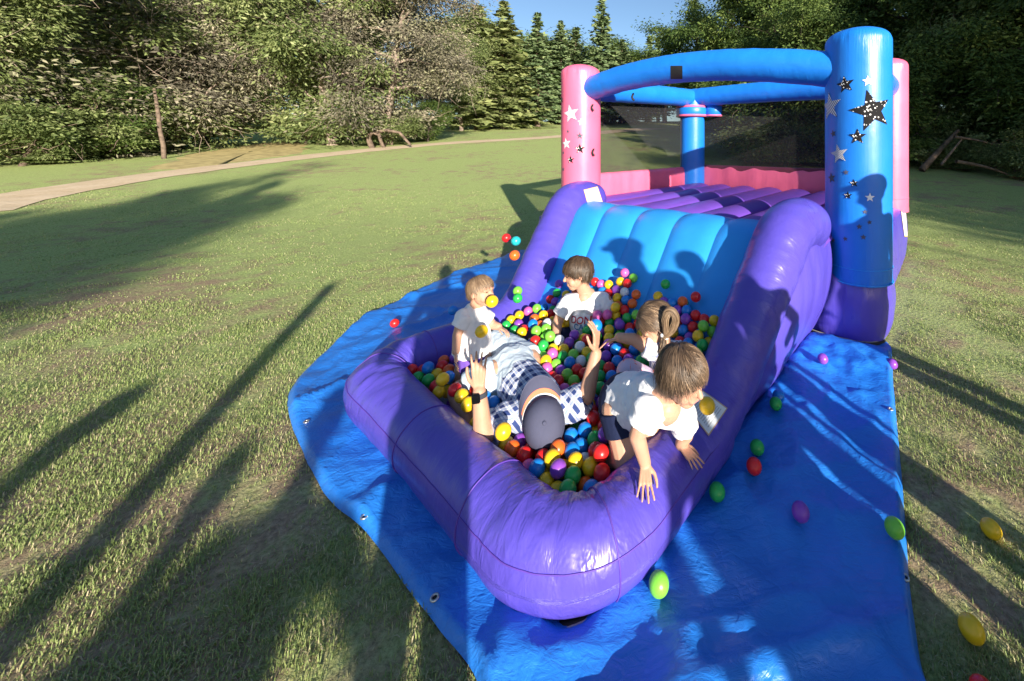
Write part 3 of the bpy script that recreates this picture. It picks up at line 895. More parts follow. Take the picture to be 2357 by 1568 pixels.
# zip strip under the base foot
q = smooth_path(uvpath([(-1.02, 3.34, .012), (-.70, 3.285, .012), (-.45, 3.36, .012), (-.40, 3.48, .012)]), .15, .02)
v, f, su, sv = sweep(q, .028, 10, .5); part('ground_zip', new_mesh('ground_zip', v, f, [M['black']]), house)
q[:, 2] = .028
v, f, su, sv = sweep(q + [.0, -.012, 0], .0035, 6); part('zip_piping', new_mesh('zip_piping', v, f, [M['piping']]), house)

# deck ribs, running front to back
ND = 7
Ud = np.linspace(-3.62, -.72, ND + 1)
for k in range(ND):
    Vv = np.linspace(2.80, 6.08, 60); W_ = 15
    rows = []
    for j in range(W_):
        t = j / (W_ - 1)
        z = .745 + .115 * np.sqrt(max(0, 1 - (2 * t - 1) ** 2)) ** .9 + .03 * sstep(2.8, 3.2, Vv) - .05 * sstep(5.9, 6.08, Vv)
        u = Ud[k] + (Ud[k + 1] - Ud[k]) * t
        rows.append(np.stack([u * CU + Vv * SU, -u * SU + Vv * CU, z], 1))
    a = np.stack(rows, 1).reshape(-1, 3)
    vin('deck_rib', a, grid_faces(60, W_), M['deck'], .25, np.repeat(Vv, W_), np.tile(np.linspace(0, 3, W_), 60))

# low pink guard walls: left side and rear
def guard(p0, p1, zt, name):
    a, b = np.array(p0), np.array(p1); n_ = 80
    t = np.linspace(0, 1, n_)[:, None]; base = a + (b - a) * t
    d = (b - a) / np.linalg.norm(b - a); s_ = np.array([-d[1], d[0]])
    ring = []
    K_ = 20
    for k in range(K_):
        th = 2 * math.pi * k / K_
        cx = .075 * np.sign(math.cos(th)) * abs(math.cos(th)) ** .7; cz = .5 + .5 * np.sign(math.sin(th)) * abs(math.sin(th)) ** .55
        q = base + s_ * cx
        z = .72 + (zt - .72) * cz
        w = .022 * (vnoise(np.stack([t[:, 0] * 22 + k * .02, np.full(n_, k * .13)], -1), 1, 13, 2) - .5)
        q = q + s_ * w[:, None] * np.sign(cx + 1e-9)
        ring.append(np.stack([q[:, 0] * CU + q[:, 1] * SU, -q[:, 0] * SU + q[:, 1] * CU, np.full(n_, z) + w * .5], 1))
    a3 = np.stack(ring, 1); vv = a3.reshape(-1, 3)
    ff = grid_faces(n_, K_, False, True).tolist() + [list(range(K_))[::-1], [(n_ - 1) * K_ + k for k in range(K_)]]
    vin(name, vv, ff, M['pink'], .8, np.repeat(np.linspace(0, 3, n_), K_), np.tile(np.linspace(0, 6.28, K_), n_))
guard((-3.72, 3.62), (-3.72, 6.15), 1.16, 'side_guard')
guard((-3.80, 6.20), (-.62, 6.20), 1.19, 'rear_guard')

# --- posts
POSTS = {}
def post(u, v_, z0, z1, r, mat, name, lean=(0, 0), label=None):
    K_ = 60; zs = []; rs = []
    for k in range(K_):
        t = k / (K_ - 1); zs.append(z0 + (z1 - .13 - z0) * t); rs.append(r)
    for a in np.linspace(0, math.pi / 2 * .985, 14)[1:]:
        zs.append(z1 - .13 + .13 * math.sin(a)); rs.append(r * (.12 + .88 * math.cos(a)) if a > 1.2 else r * (.30 + .70 * math.cos(a)) + 0)
    zs, rs = np.array(zs), np.array(rs)
    # even dome
    dome = zs > z1 - .13
    rs[dome] = r * np.sqrt(np.clip(1 - ((zs[dome] - (z1 - .13)) / .132) ** 2.6, 0.0, 1))
    seg = 64; th = np.linspace(0, 2 * math.pi, seg, endpoint=False)
    c = L(u, v_)
    zz = np.repeat(zs[:, None], seg, 1); tt = np.repeat(th[None], len(zs), 0)
    w = np.exp(-((zz - (z1 - .1)) / .07) ** 2) * .016 + np.exp(-((zz - z0) / .06) ** 2) * .010 + .002
    nz = vnoise(np.stack([tt * 6.5, zz * 4], -1), 1, 3 + u, 2) - .5
    R_ = rs[:, None] + nz * w
    k_ = (zz - z0)
    x = c[0] + R_ * np.cos(tt) + lean[0] * k_; y = c[1] + R_ * np.sin(tt) + lean[1] * k_
    vv = np.stack([x, y, zz], -1).reshape(-1, 3)
    ff = grid_faces(len(zs), seg, False, True).tolist() + [[(len(zs) - 1) * seg + k for k in range(seg)]]
    wr = .15 + np.exp(-((zz - (z1 - .08)) / .1) ** 2) + .7 * np.exp(-((zz - z0) / .08) ** 2)
    ang = np.minimum(tt, 2 * math.pi - tt)
    o = vin(name, vv, ff, mat, wr.ravel(), (ang * .9).ravel(), (zz * 3).ravel(), label=label)
    POSTS[label] = (o, c, r, z0, z1)
    return o
PR = .243
pFR = post(-.575, 3.53, .45, 2.455, PR, M['blue'], 'corner_post', label='blue front post with star prints')
pFL = post(-3.66, 3.38, .60, 2.53, PR, M['pink'], 'corner_post', label='pink front post with star prints')
pBR = post(-.62, 5.80, .70, 2.63, PR, M['pink'], 'corner_post', label='plain pink rear post')
pBL = post(-3.62, 6.00, .80, 2.52, .215, M['blue'], 'corner_post', label='blue rear post with hoop')
# bright welded hems near the foot of the posts
for (u, v_, z, r_, pr, m) in ((-.575, 3.53, .575, PR, pFR, 'hem'), (-.62, 5.8, .87, PR, pBR, 'pink'), (-.575, 3.53, .462, PR + .004, pFR, 'hem')):
    c = L(u, v_); th = np.linspace(0, 2 * math.pi, 49)
    q = np.stack([c[0] + (r_ + .001) * np.cos(th), c[1] + (r_ + .001) * np.sin(th), np.full(49, z)], 1)
    vv, ff, su, sv = sweep(q, .0045, 6, caps=False); vin('hem', vv, ff, M[m], 0, parent=pr)

# --- beams
def beam(p0, p1, r, arch, name='roof_beam', bow=0.0):
    a, b = L(*p0), L(*p1)
    t = np.linspace(0, 1, 110)[:, None]
    q = a + (b - a) * t
    q[:, 2] += arch * (1 - (2 * t[:, 0] - 1) ** 2)
    d = (b - a); d[2] = 0; d /= np.linalg.norm(d)
    q[:, :2] += np.array([d[1], -d[0]]) * (bow * (1 - (2 * t - 1) ** 2))
    def dsp(s, th, path):
        low = np.exp(-((th - math.pi * 1.15) / .7) ** 2) + np.exp(-((th + math.pi * .85) / .7) ** 2)
        ends = np.exp(-((s - s.min()) / .3) ** 2) + np.exp(-((s - s.max()) / .3) ** 2)
        return (vnoise(np.stack([s * 13, th * 1.2], -1), 1, 15, 2) - .5) * (.006 + .02 * low + .01 * ends)
    v, f, su, sv = sweep(q, r, 56, 1.0, True, disp=dsp)
    return vin(name, v, f, M['blue'], .5, su, sv)
bF = beam((-3.60, 3.40, 2.20), (-.62, 3.50, 2.11), .147, .15, bow=.10)
beam((-3.62, 3.45, 2.24), (-3.62, 5.95, 2.38), .15, .0)
beam((-3.60, 6.0, 2.38), (-.65, 5.82, 2.30), .16, .02)
beam((-.59, 3.60, 2.12), (-.62, 5.75, 2.27), .16, .0)
# velcro patch on the front beam, black ties
def wrap_patch(px, py, w, h, beam_mesh_obj, mat, name, parent, bend=True, n=10):
    """small patch laid on a surface: rays from in front of it"""
    bvh = BVHTree.FromPolygons([Vector(p.co) for p in beam_mesh_obj.data.vertices], [list(p.vertices) for p in beam_mesh_obj.data.polygons])
    org = Vector((0, 0, CAMH)); vs = []
    for i in range(n):
        for j in range(n):
            d = Vector(at(px + (i / (n - 1) - .5) * w, py + (j / (n - 1) - .5) * h, 1.0)) - org
            hit = bvh.ray_cast(org, d.normalized())
            if hit[0] is None: return None
            vs.append(np.array(hit[0] + hit[1] * .004 * (1 if hit[1].dot(d) < 0 else -1)))
    return part(name, new_mesh(name, np.array(vs), grid_faces(n, n), [mat]), parent)
wrap_patch(1557, 167, 27, 30, bF, M['black'], 'velcro_patch', bF)
for px, py, Y in ((1456, 222, 4.4), (1363, 246, 4.72), (1365, 349, 4.72)):
    c = at(px, py, Y)
    q = np.array([c + [0, .1, .04], c + [0, 0, .02], c + [-.012, -.02, -.02], c + [.012, -.02, -.045]])
    v, f, su, sv = sweep(smooth_path(q, .02, .008), .012, 8)
    part('tie_loop', new_mesh('tie_loop', v, f, [M['black']]), house)

# --- netting
def net(p0, p1, z0a, z0b, z1a, z1b, name):
    a, b = L(*p0), L(*p1); n_ = 24
    rows = []
    for t in np.linspace(0, 1, n_):
        q = a + (b - a) * t
        rows.append([[q[0], q[1], (z0a + (z0b - z0a) * t) * (1 - k) + (z1a + (z1b - z1a) * t) * k] for k in np.linspace(0, 1, 8)])
    return part(name, new_mesh(name, np.array(rows).reshape(-1, 3), grid_faces(n_, 8), [M['net']]), house, 'black see-through safety net')
net((-3.72, 3.62), (-3.72, 5.85), 1.1, 1.1, 2.2, 2.34, 'safety_net')
net((-3.48, 6.14), (-.80, 6.14), 1.1, 1.1, 2.33, 2.26, 'safety_net')
net((-.50, 3.8), (-.52, 5.6), .85, .85, 2.1, 2.24, 'safety_net')

# --- hoop on the rear blue post
c = L(-3.62, 6.0)
zc = 1.5 - (258 - PY0) * c[1] / FPX
def lathe(prof, c, seg=40):
    th = np.linspace(0, 2 * math.pi, seg, endpoint=False)
    v = np.array([[[c[0] + r * math.cos(t), c[1] + r * math.sin(t), z] for t in th] for r, z in prof])
    return v.reshape(-1, 3), grid_faces(len(prof), seg, False, True)
v, f = lathe([(.22, zc + .075), (.27, zc + .075), (.285, zc + .05), (.285, zc - .05), (.27, zc - .075), (.22, zc - .075)], c)
hp = vin('hoop_collar', v, f, M['blue'], .3)
for dz in (.078, -.078):
    v, f = lathe([(.26, zc + dz - .022), (.292, zc + dz - .012), (.292, zc + dz + .012), (.26, zc + dz + .022)], c)
    vin('hoop_trim', v, f, M['pink'], 0, parent=hp)
hx = c[0] + .36
v, f = lathe([(.02, zc + .115), (.13, zc + .105), (.15, zc + .08), (.15, zc - .06), (.13, zc - .085), (.02, zc - .09)], (hx, c[1] - .12))
hb = vin('hoop_ring', v, f, M['blue'], .3, parent=hp)
for dz in (.10, -.08):
    v, f = lathe([(.12, zc + dz - .02), (.155, zc + dz - .01), (.155, zc + dz + .01), (.12, zc + dz + .02)], (hx, c[1] - .12))
    vin('hoop_trim', v, f, M['pink'], 0, parent=hp)

# --- star prints on the two front posts
def star_on(postkey, px, py, rpx, mat, rot=0.0, k=1.0):
    o, c, r, z0, z1 = POSTS[postkey]
    d = at(px, py, 1.0) - np.array([0, 0, CAMH])
    a = d[0] ** 2 + d[1] ** 2; b = -2 * (d[0] * c[0] + d[1] * c[1]); cc = c[0] ** 2 + c[1] ** 2 - r * r
    disc = b * b - 4 * a * cc
    if disc < 0: return
    t = (-b - math.sqrt(disc)) / (2 * a)
    p = np.array([0, 0, CAMH]) + d * t
    th = math.atan2(p[1] - c[1], p[0] - c[0])
    R_ = rpx * p[1] / FPX
    pts = [(0, 0)]
    ring = []
    for q in range(10):
        ang = math.radians(90 + 36 * q) + rot
        rr = R_ if q % 2 == 0 else R_ * .42
        ring.append((rr * math.cos(ang), rr * math.sin(ang)))
    # subdivide so the print follows the curved post
    V2, F2 = [], []
    for q in range(10):
        A, B = np.array(ring[q]), np.array(ring[(q + 1) % 10])
        n_ = 4
        base = len(V2)
        for i in range(n_ + 1):
            for j in range(i + 1):
                P_ = A * (i - j) / n_ + B * j / n_
                V2.append(P_)
        idx = lambda i, j: base + i * (i + 1) // 2 + j
        for i in range(n_):
            for j in range(i + 1):
                F2.append([idx(i, j), idx(i + 1, j), idx(i + 1, j + 1)])
                if j < i: F2.append([idx(i, j), idx(i + 1, j + 1), idx(i, j + 1)])
    V2 = np.array(V2)
    ph = th + V2[:, 0] / r
    vv = np.stack([c[0] + (r + .0045) * np.cos(ph), c[1] + (r + .0045) * np.sin(ph), p[2] + V2[:, 1]], 1)
    sc_ = k / max(R_, .02)
    vin('star_print', vv, F2, mat, 0, V2[:, 0] * sc_ + 3.3, V2[:, 1] * sc_ + 7.7, parent=o, smooth=True)
D_, S_, W_m, G_ = M['star_dots'], M['star_stripes'], M['white'], M['greyprint']
for px, py, rp, mt, rot, k in [(2007, 255, 50, D_, .25, 8.5), (1945, 195, 21, D_, .15, 5), (1997, 187, 13, W_m, .1, 1), (1910, 246, 34, S_, .1, 4.5), (1973, 315, 19, D_, .0, 4),
                               (1930, 355, 23, S_, .2, 4.5), (1918, 308, 9, G_, .3, 1), (1914, 410, 13, G_, .2, 1), (1947, 397, 7, G_, .1, 1), (1965, 422, 10, D_, .1, 3), (1951, 450, 10, D_, 0, 3),
                               (2001, 455, 11, W_m, 0, 1), (1990, 488, 6, G_, 0, 1), (2000, 512, 6, G_, .2, 1), (1977, 522, 7, G_, .1, 1), (1986, 546, 7, G_, 0, 1), (1945, 550, 6, G_, .2, 1), (1918, 553, 6, G_, 0, 1), (1897, 330, 8, G_, 0, 1), (1896, 372, 8, G_, 0, 1)]:
    star_on('blue front post with star prints', px, py, rp, mt, rot, k)
for px, py, rp, mt, rot, k in [(1293, 231, 9, D_, .2, 3), (1313, 262, 21, M['star_stripes_pink'], .2, 4.5), (1338, 281, 9, W_m, .1, 1), (1303, 331, 14, W_m, .15, 1), (1334, 343, 12, D_, 0, 3),
                               (1313, 368, 10, D_, 0, 3), (1334, 313, 8, G_, 0, 1), (1307, 303, 5, G_, 0, 1), (1291, 305, 6, G_, 0, 1), (1290, 365, 5, G_, 0, 1), (1297, 390, 5, G_, .1, 1), (1297, 352, 4, G_, .1, 1)]:
    star_on('pink front post with star prints', px, py, rp, mt, rot, k)

# --- printed labels
def print_label(name, base_col, col2, lines=14):
    m, nt, p, N, K = nodes_of(name)
    f = mathn(nt, 'FRACT', mathn(nt, 'MULTIPLY', attr(nt, 'sv'), float(lines)))
    ln = ramp(nt, f, [(0.45, base_col), (0.55, tuple(c * .55 for c in base_col))])
    nz = noise_node(nt, None, 1.0, 2); cmb = N.new('ShaderNodeCombineXYZ')
    K.new(mathn(nt, 'MULTIPLY', attr(nt, 'su'), 60.0), cmb.inputs[0]); K.new(mathn(nt, 'FLOOR', mathn(nt, 'MULTIPLY', attr(nt, 'sv'), float(lines))), cmb.inputs[1])
    K.new(cmb.outputs[0], nz.inputs['Vector'])
    body = mixc(nt, mathn(nt, 'GREATER_THAN', nz.outputs['Fac'], .45), base_col, ln)
    edge = mathn(nt, 'MINIMUM', mathn(nt, 'MINIMUM', attr(nt, 'su'), mathn(nt, 'SUBTRACT', 1.0, attr(nt, 'su'))), mathn(nt, 'MINIMUM', attr(nt, 'sv'), mathn(nt, 'SUBTRACT', 1.0, attr(nt, 'sv'))))
    K.new(mixc(nt, mathn(nt, 'LESS_THAN', edge, .035), mixc(nt, mathn(nt, 'LESS_THAN', edge, .14), body, base_col), col2), p.inputs['Base Color'])
    p.inputs['Roughness'].default_value = .45
    return m
def surf_quad(corners, target, mat, name, n=14, off=.006):
    """quad print laid on the target surface between four seen corners"""
    polys = [list(p.vertices) for p in target.data.polygons]
    bvh = BVHTree.FromPolygons([Vector(p.co) for p in target.data.vertices], polys)
    org = Vector((0, 0, CAMH))
    c0 = [np.array(q, float) for q in corners]; mid = sum(c0) / 4
    for shrink in (1, .9, .8, .7):
        c = [mid + (q - mid) * shrink for q in c0]; vs, su, sv = [], [], []
        for i in range(n):
            for j in range(n):
                s, t = i / (n - 1), j / (n - 1)
                q = (c[0] * (1 - s) + c[1] * s) * (1 - t) + (c[3] * (1 - s) + c[2] * s) * t
                d = (Vector(at(q[0], q[1], 1.0)) - org).normalized()
                h = bvh.ray_cast(org, d)
                if h[0] is None: continue
                nn = h[1] if h[1].dot(d) < 0 else -h[1]
                vs.append(np.array(h[0] + nn * off)); su.append(s); sv.append(t)
        if len(vs) == n * n:
            return vin(name, np.array(vs), grid_faces(n, n), mat, 0, np.array(su), np.array(sv), parent=target)
    return None
tube_objs = [o for o in house.children if o.name.startswith('slide_side_tube')]
pw = [o for o in house.children if o.name.startswith('pit_wall')][0]
LBL = print_label('safety_label', (.62, .66, .70), (.45, .30, .2))
LBL2 = print_label('warning_label', (.8, .8, .8), (.75, .45, .05), 9)
surf_quad([(1342, 438), (1374, 430), (1386, 466), (1353, 478)], tube_objs[1], LBL2, 'warning_label')
if surf_quad([(1575, 935), (1617, 900), (1673, 940), (1629, 1005)], tube_objs[0], LBL, 'safety_label') is None:
    surf_quad([(1575, 935), (1617, 900), (1673, 940), (1629, 1005)], pw, LBL, 'safety_label')
bb = [o for o in house.children if o.name.startswith('base_block')][0]
surf_quad([(2072, 485), (2083, 490), (2087, 545), (2080, 545)], bb, LBL2, 'warning_label')

# ================================================================== TARP
OUT_V = [(1200, 575), (1130, 606), (1075, 622), (1000, 655), (930, 690), (830, 740), (740, 820), (690, 868), (662, 912), (668, 960), (690, 1030), (740, 1140), (790, 1190), (840, 1232), (930, 1350), (1020, 1460), (1105, 1568)]
OUT_R = [(2118, 1568), (2106, 1450), (2090, 1340), (2082, 1200), (2075, 1100), (2064, 980), (2055, 880), (2052, 800)]
poly = [ground_at(*p)[:2] for p in OUT_V]
e0, e1 = poly[-1], ground_at(*OUT_R[0])[:2]
poly += [e0 + np.array([.12, -.2]), np.array([.2, .70]), e1 + np.array([.03, -.2])]
poly += [ground_at(*p)[:2] for p in OUT_R]
poly += [L(-.45, 3.6)[:2], L(-.6, 4.2)[:2], L(-2.0, 4.2)[:2], L(-2.9, 3.6)[:2]]
poly = np.array(poly)
TARP_POLY = poly
cen = L(-1.55, 2.0)[:2]
cl = np.vstack([poly, poly[:1]]); dd = np.r_[0, np.cumsum(np.linalg.norm(np.diff(cl, axis=0), axis=1))]
NB, NRR = 420, 90
s = np.linspace(0, dd[-1], NB, endpoint=False)
bd = np.stack([np.interp(s, dd, cl[:, k]) for k in range(2)], 1)
for _ in range(3): bd = (np.roll(bd, 1, 0) + 2 * bd + np.roll(bd, -1, 0)) / 4
bd += .012 * (vnoise(s[:, None] * 5, 1, 21, 2) - .5)[:, None]
rr = np.linspace(.04, 1, NRR) ** .75
g = cen + (bd - cen)[None] * rr[:, None, None]
x, y = g[..., 0], g[..., 1]
p2 = np.stack([x, y], -1)
ridge = 1 - np.abs(2 * vnoise(p2, 1.7, 31, 3) - 1)
ridge2 = 1 - np.abs(2 * vnoise(p2, 4.5, 33, 3) - 1)
big = vnoise(p2, .9, 35, 2)
z = .008 + .040 * ridge ** 5 + .016 * ridge2 ** 3 + .02 * big
# long folds in front of the nose and down the right side
fold = np.exp(-(((x - .15) * .9 + (y - 1.02) * .35) / .05) ** 2) * sstep(1.25, .9, y) + np.exp(-(((y - 1.06) - .25 * (x - .2)) / .035) ** 2) * sstep(.9, .1, np.abs(x - .2)) 
z = z + .05 * fold
z = z + .03 * np.exp(-((L(-.6, 3.0)[0] - x) ** 2 + (L(-.6, 3.0)[1] - y) ** 2) / .12) * ridge2 ** 2 * 1.3
uu = x * CU - y * SU; vv_ = x * SU + y * CU
# creases left from the sheet being folded in its bag
ca_, sa_ = math.cos(.18), math.sin(.18)
for w1_ in (x * ca_ + y * sa_ + .03 * (big - .5), -x * sa_ + y * ca_ + .03 * (big - .5)):
    z = z + .007 * np.exp(-(((w1_ / .46) % 1 - .5) / .035) ** 2)
under = sstep(-2.85, -2.72, uu) * sstep(-.82, -.95, uu) * sstep(.74, .85, vv_) + sstep(3.15, 3.4, vv_)
z = z * (1 - np.clip(under, 0, 1)) + .006
z = np.minimum(z, .085) * sstep(1.0, .985, rr)[:, None] * .75 + z * .25 * 1
z = np.maximum(z, .006)
tv = np.stack([x, y, z], -1).reshape(-1, 3)
tv = np.vstack([tv, [[cen[0], cen[1], .006]]])
tf = grid_faces(NRR, NB, False, True)[:, ::-1].tolist() + [[k, (k + 1) % NB, NRR * NB] for k in range(NB)]
tarp = thing('tarp', (cen[0], cen[1], 0), 'blue plastic tarp spread on the grass under the bounce house', 'tarp')
part('sheet', new_mesh('sheet', tv, tf, [M['tarp']]), tarp)
for px, py in ((838, 1215), (2083, 1357), (2049, 962), (1000, 1405), (705, 985)):
    c = ground_at(px, py)
    k = np.argmin(np.hypot(tv[:, 0] - c[0], tv[:, 1] - c[1])); zc_ = tv[k, 2] + .004
    th = np.linspace(0, 2 * math.pi, 25)
    q = np.stack([c[0] + .0105 * np.cos(th), c[1] + .0105 * np.sin(th), np.full(25, zc_)], 1)
    v, f, su, sv = sweep(q, .0036, 8, caps=False)
    gm = part('grommet', new_mesh('grommet', v, f, [M['brass']]), tarp)
    v, f = lathe([(.0005, zc_ - .001), (.0095, zc_ - .001)], c, 20)
    part('eyelet_hole', new_mesh('eyelet_hole', v, f, [M['black']]), gm)

def in_poly(x, y, P):
    ins = np.zeros(x.shape, bool); j = len(P) - 1
    for i in range(len(P)):
        xi, yi, xj, yj = P[i][0], P[i][1], P[j][0], P[j][1]
        c = ((yi > y) != (yj > y)) & (x < (xj - xi) * (y - yi) / (yj - yi + 1e-12) + xi)
        ins ^= c; j = i
    return ins

# ================================================================== GRASS BLADES
def grass(n, y0, y1, hmin, hmax, wid, seed, xl=-1.78, xr=1.08):
    r = np.random.default_rng(seed)
    Y = np.exp(r.uniform(math.log(y0), math.log(y1), n)); X = Y * r.uniform(xl, xr, n)
    u, v_ = X * CU - Y * SU, X * SU + Y * CU
    keep = ~in_poly(X, Y, TARP_POLY) & ~((v_ > 3.2) & (v_ < 6.4) & (u > -4) & (u < -.3))
    cl = vnoise(np.stack([X, Y], -1), 3.2, 41, 3); cl2 = vnoise(np.stack([X, Y], -1), .8, 43, 2)
    keep &= r.random(n) < np.clip((cl - .40) * 3.4 + (cl2 - .45) * 2.2 + .34, .08, 1)
    X, Y, cl = X[keep], Y[keep], cl[keep]; n = len(X)
    h = r.uniform(hmin, hmax, n) * (.55 + .9 * np.clip(cl, 0, 1)) * (1 + .10 * Y)
    w = wid * r.uniform(.6, 1.3, n) * (1 + .14 * Y)
    az = r.uniform(0, 2 * math.pi, n); ln = r.uniform(.2, 1.1, n)
    dx, dy = np.cos(az), np.sin(az); fx, fy = -dy, dx
    Z = terrain(X, Y)
    b = np.stack([X, Y, Z - .004], 1)
    sidev = np.stack([fx, fy, 0 * fx], 1) * w[:, None] * .5
    mid = b + np.stack([dx * ln * .35 * h, dy * ln * .35 * h, h * .62], 1)
    tip = b + np.stack([dx * ln * .95 * h, dy * ln * .95 * h, h * (1.05 - .45 * ln)], 1)
    v = np.stack([b - sidev, b + sidev, mid - sidev * .8, mid + sidev * .8, tip], 1).reshape(-1, 3)
    i = np.arange(n)[:, None] * 5
    f = np.vstack([i + [0, 1, 3], i + [0, 3, 2], i + [2, 3, 4]])
    tone = np.clip(r.normal(.62, .2, n) - (r.random(n) < .16) * .5 + (cl - .5) * .3, 0, 1)
    return v, f, np.repeat(tone, 5)
V1, F1, T1 = grass(470000, .55, 3.8, .009, .027, .0026, 1, -2.7, 1.7)
V2, F2, T2 = grass(150000, 3.0, 11.0, .008, .017, .0042, 2, -2.3, 1.6)
obj('grass', new_mesh('grass', np.vstack([V1, V2]), np.vstack([F1, F2 + len(V1)]), [M['blade']], smooth=False, attrs={'tone': np.r_[T1, T2]}),
    label='short patchy grass blades around the tarp', cat=None, kind='stuff')

# ================================================================== PEOPLE
def skin_mat(name, col):
    m, nt, p, N, K = nodes_of(name)
    vary(nt, p, col, .05, 14)
    p.inputs['Roughness'].default_value = .5; p.inputs['Specular IOR Level'].default_value = .35
    p.inputs['Subsurface Weight'].default_value = .12
    p.inputs['Subsurface Radius'].default_value = (.6, .25, .12); p.inputs['Subsurface Scale'].default_value = .01
    return m
def cloth_mat(name, col, bs=.25):
    m = simple(name, col, .85, .2, .03, 20)
    nt = m.node_tree; p = nt.nodes['Principled BSDF']
    b1 = bump(nt, p, noise_node(nt, coords(nt), 26, 4, .55, 1.0).outputs['Fac'], bs, .012)
    bump(nt, p, noise_node(nt, coords(nt), 420, 2).outputs['Fac'], .08, .003, b1)
    return m
M['skin'] = skin_mat('child_skin', (.53, .295, .20)); M['skin_man'] = skin_mat('adult_skin', (.48, .27, .18))
M['tee'] = cloth_mat('white_cotton', (.78, .78, .80)); M['tee_warm'] = cloth_mat('white_cotton_warm', (.78, .76, .77))
M['navy'] = cloth_mat('navy_cloth', (.010, .016, .05)); M['denim'] = cloth_mat('pale_blue_twill', (.46, .55, .63), .35)
M['violet'] = cloth_mat('violet_cloth', (.16, .08, .42)); M['dark'] = cloth_mat('dark_cloth', (.04, .045, .06))
M['eye'] = simple('eye_dark', (.02, .015, .012), .15); M['lip'] = simple('lip', (.55, .22, .2), .5)
M['cap'] = cloth_mat('slate_cap_cloth', (.070, .075, .125), .1); M['cap_orange'] = cloth_mat('coral_cap_band', (.80, .20, .11), .1)
M['capwhite'] = cloth_mat('white_cap_piping', (.72, .76, .8), .05)
M['hair_brown'] = tone_mat('brown_hair', [(0, (.02, .013, .009)), (.5, (.055, .035, .022)), (1, (.14, .09, .055))], .4, 0, .45)
M['hair_blond'] = tone_mat('sandy_hair', [(0, (.065, .04, .025)), (.5, (.165, .108, .066)), (1, (.36, .26, .165))], .45, 0, .4)
M['hair_dark'] = tone_mat('dark_brown_hair', [(0, (.03, .02, .014)), (.5, (.10, .066, .043)), (.8, (.20, .135, .085)), (1, (.42, .29, .18))], .4, 0, .45)

def leggings():
    m, nt, p, N, K = nodes_of('lilac_printed_leggings')
    a = noise_node(nt, coords(nt), 26, 2, .5, 1.5)
    K.new(ramp(nt, a.outputs['Fac'], [(.60, (.52, .42, .56)), (.64, (.62, .16, .14))]), p.inputs['Base Color'])
    p.inputs['Roughness'].default_value = .85
    return m
M['leggings'] = leggings()
def floral():
    m, nt, p, N, K = nodes_of('white_floral_cotton')
    a = noise_node(nt, coords(nt), 40, 2, .5, .8)
    K.new(ramp(nt, a.outputs['Fac'], [(.56, (.74, .74, .78)), (.6, (.30, .34, .6))]), p.inputs['Base Color'])
    p.inputs['Roughness'].default_value = .85
    return m
M['floral'] = floral()
def plaid():
    m, nt, p, N, K = nodes_of('navy_white_plaid')
    def band(src, k, lo, w):
        f = mathn(nt, 'FRACT', mathn(nt, 'MULTIPLY', src, k))
        return mathn(nt, 'MULTIPLY', mathn(nt, 'GREATER_THAN', f, lo), mathn(nt, 'LESS_THAN', f, lo + w))
    u, v = attr(nt, 'su'), attr(nt, 'sv')
    k = 23.0
    a, b = band(u, k, .05, .5), band(v, k, .05, .5)
    a2, b2 = band(u, k, .74, .09), band(v, k, .74, .09)
    c1 = mixc(nt, mathn(nt, 'MULTIPLY', mathn(nt, 'ADD', a, b), .5), (.66, .69, .77), (.02, .045, .17))
    c2 = mixc(nt, mathn(nt, 'MULTIPLY', mathn(nt, 'MAXIMUM', a2, b2), .6), c1, (.10, .22, .48))
    K.new(c2, p.inputs['Base Color']); p.inputs['Roughness'].default_value = .85
    b1 = bump(nt, p, noise_node(nt, coords(nt), 22, 4, .55, 1.0).outputs['Fac'], .4, .014)
    return m
M['plaid'] = plaid()

def unit_sphere(n=10, m=16):
    V_, F_ = [(0, 0, 1)], []
    for i in range(1, n):
        for j in range(m):
            a, b = math.pi * i / n, 2 * math.pi * j / m
            V_.append((math.sin(a) * math.cos(b), math.sin(a) * math.sin(b), math.cos(a)))
    V_.append((0, 0, -1))
    for j in range(m): F_.append((0, 1 + j, 1 + (j + 1) % m))
    for i in range(n - 2):
        for j in range(m):
            a = 1 + i * m + j; b = 1 + i * m + (j + 1) % m
            F_.append((a, a + m, b + m, b))
    e = len(V_) - 1; s = 1 + (n - 2) * m
    for j in range(m): F_.append((e, s + (j + 1) % m, s + j))
    return np.array(V_), F_
USV, USF = unit_sphere()

def nrm_(a):
    a = np.asarray(a, float); return a / (np.linalg.norm(a) + 1e-12)

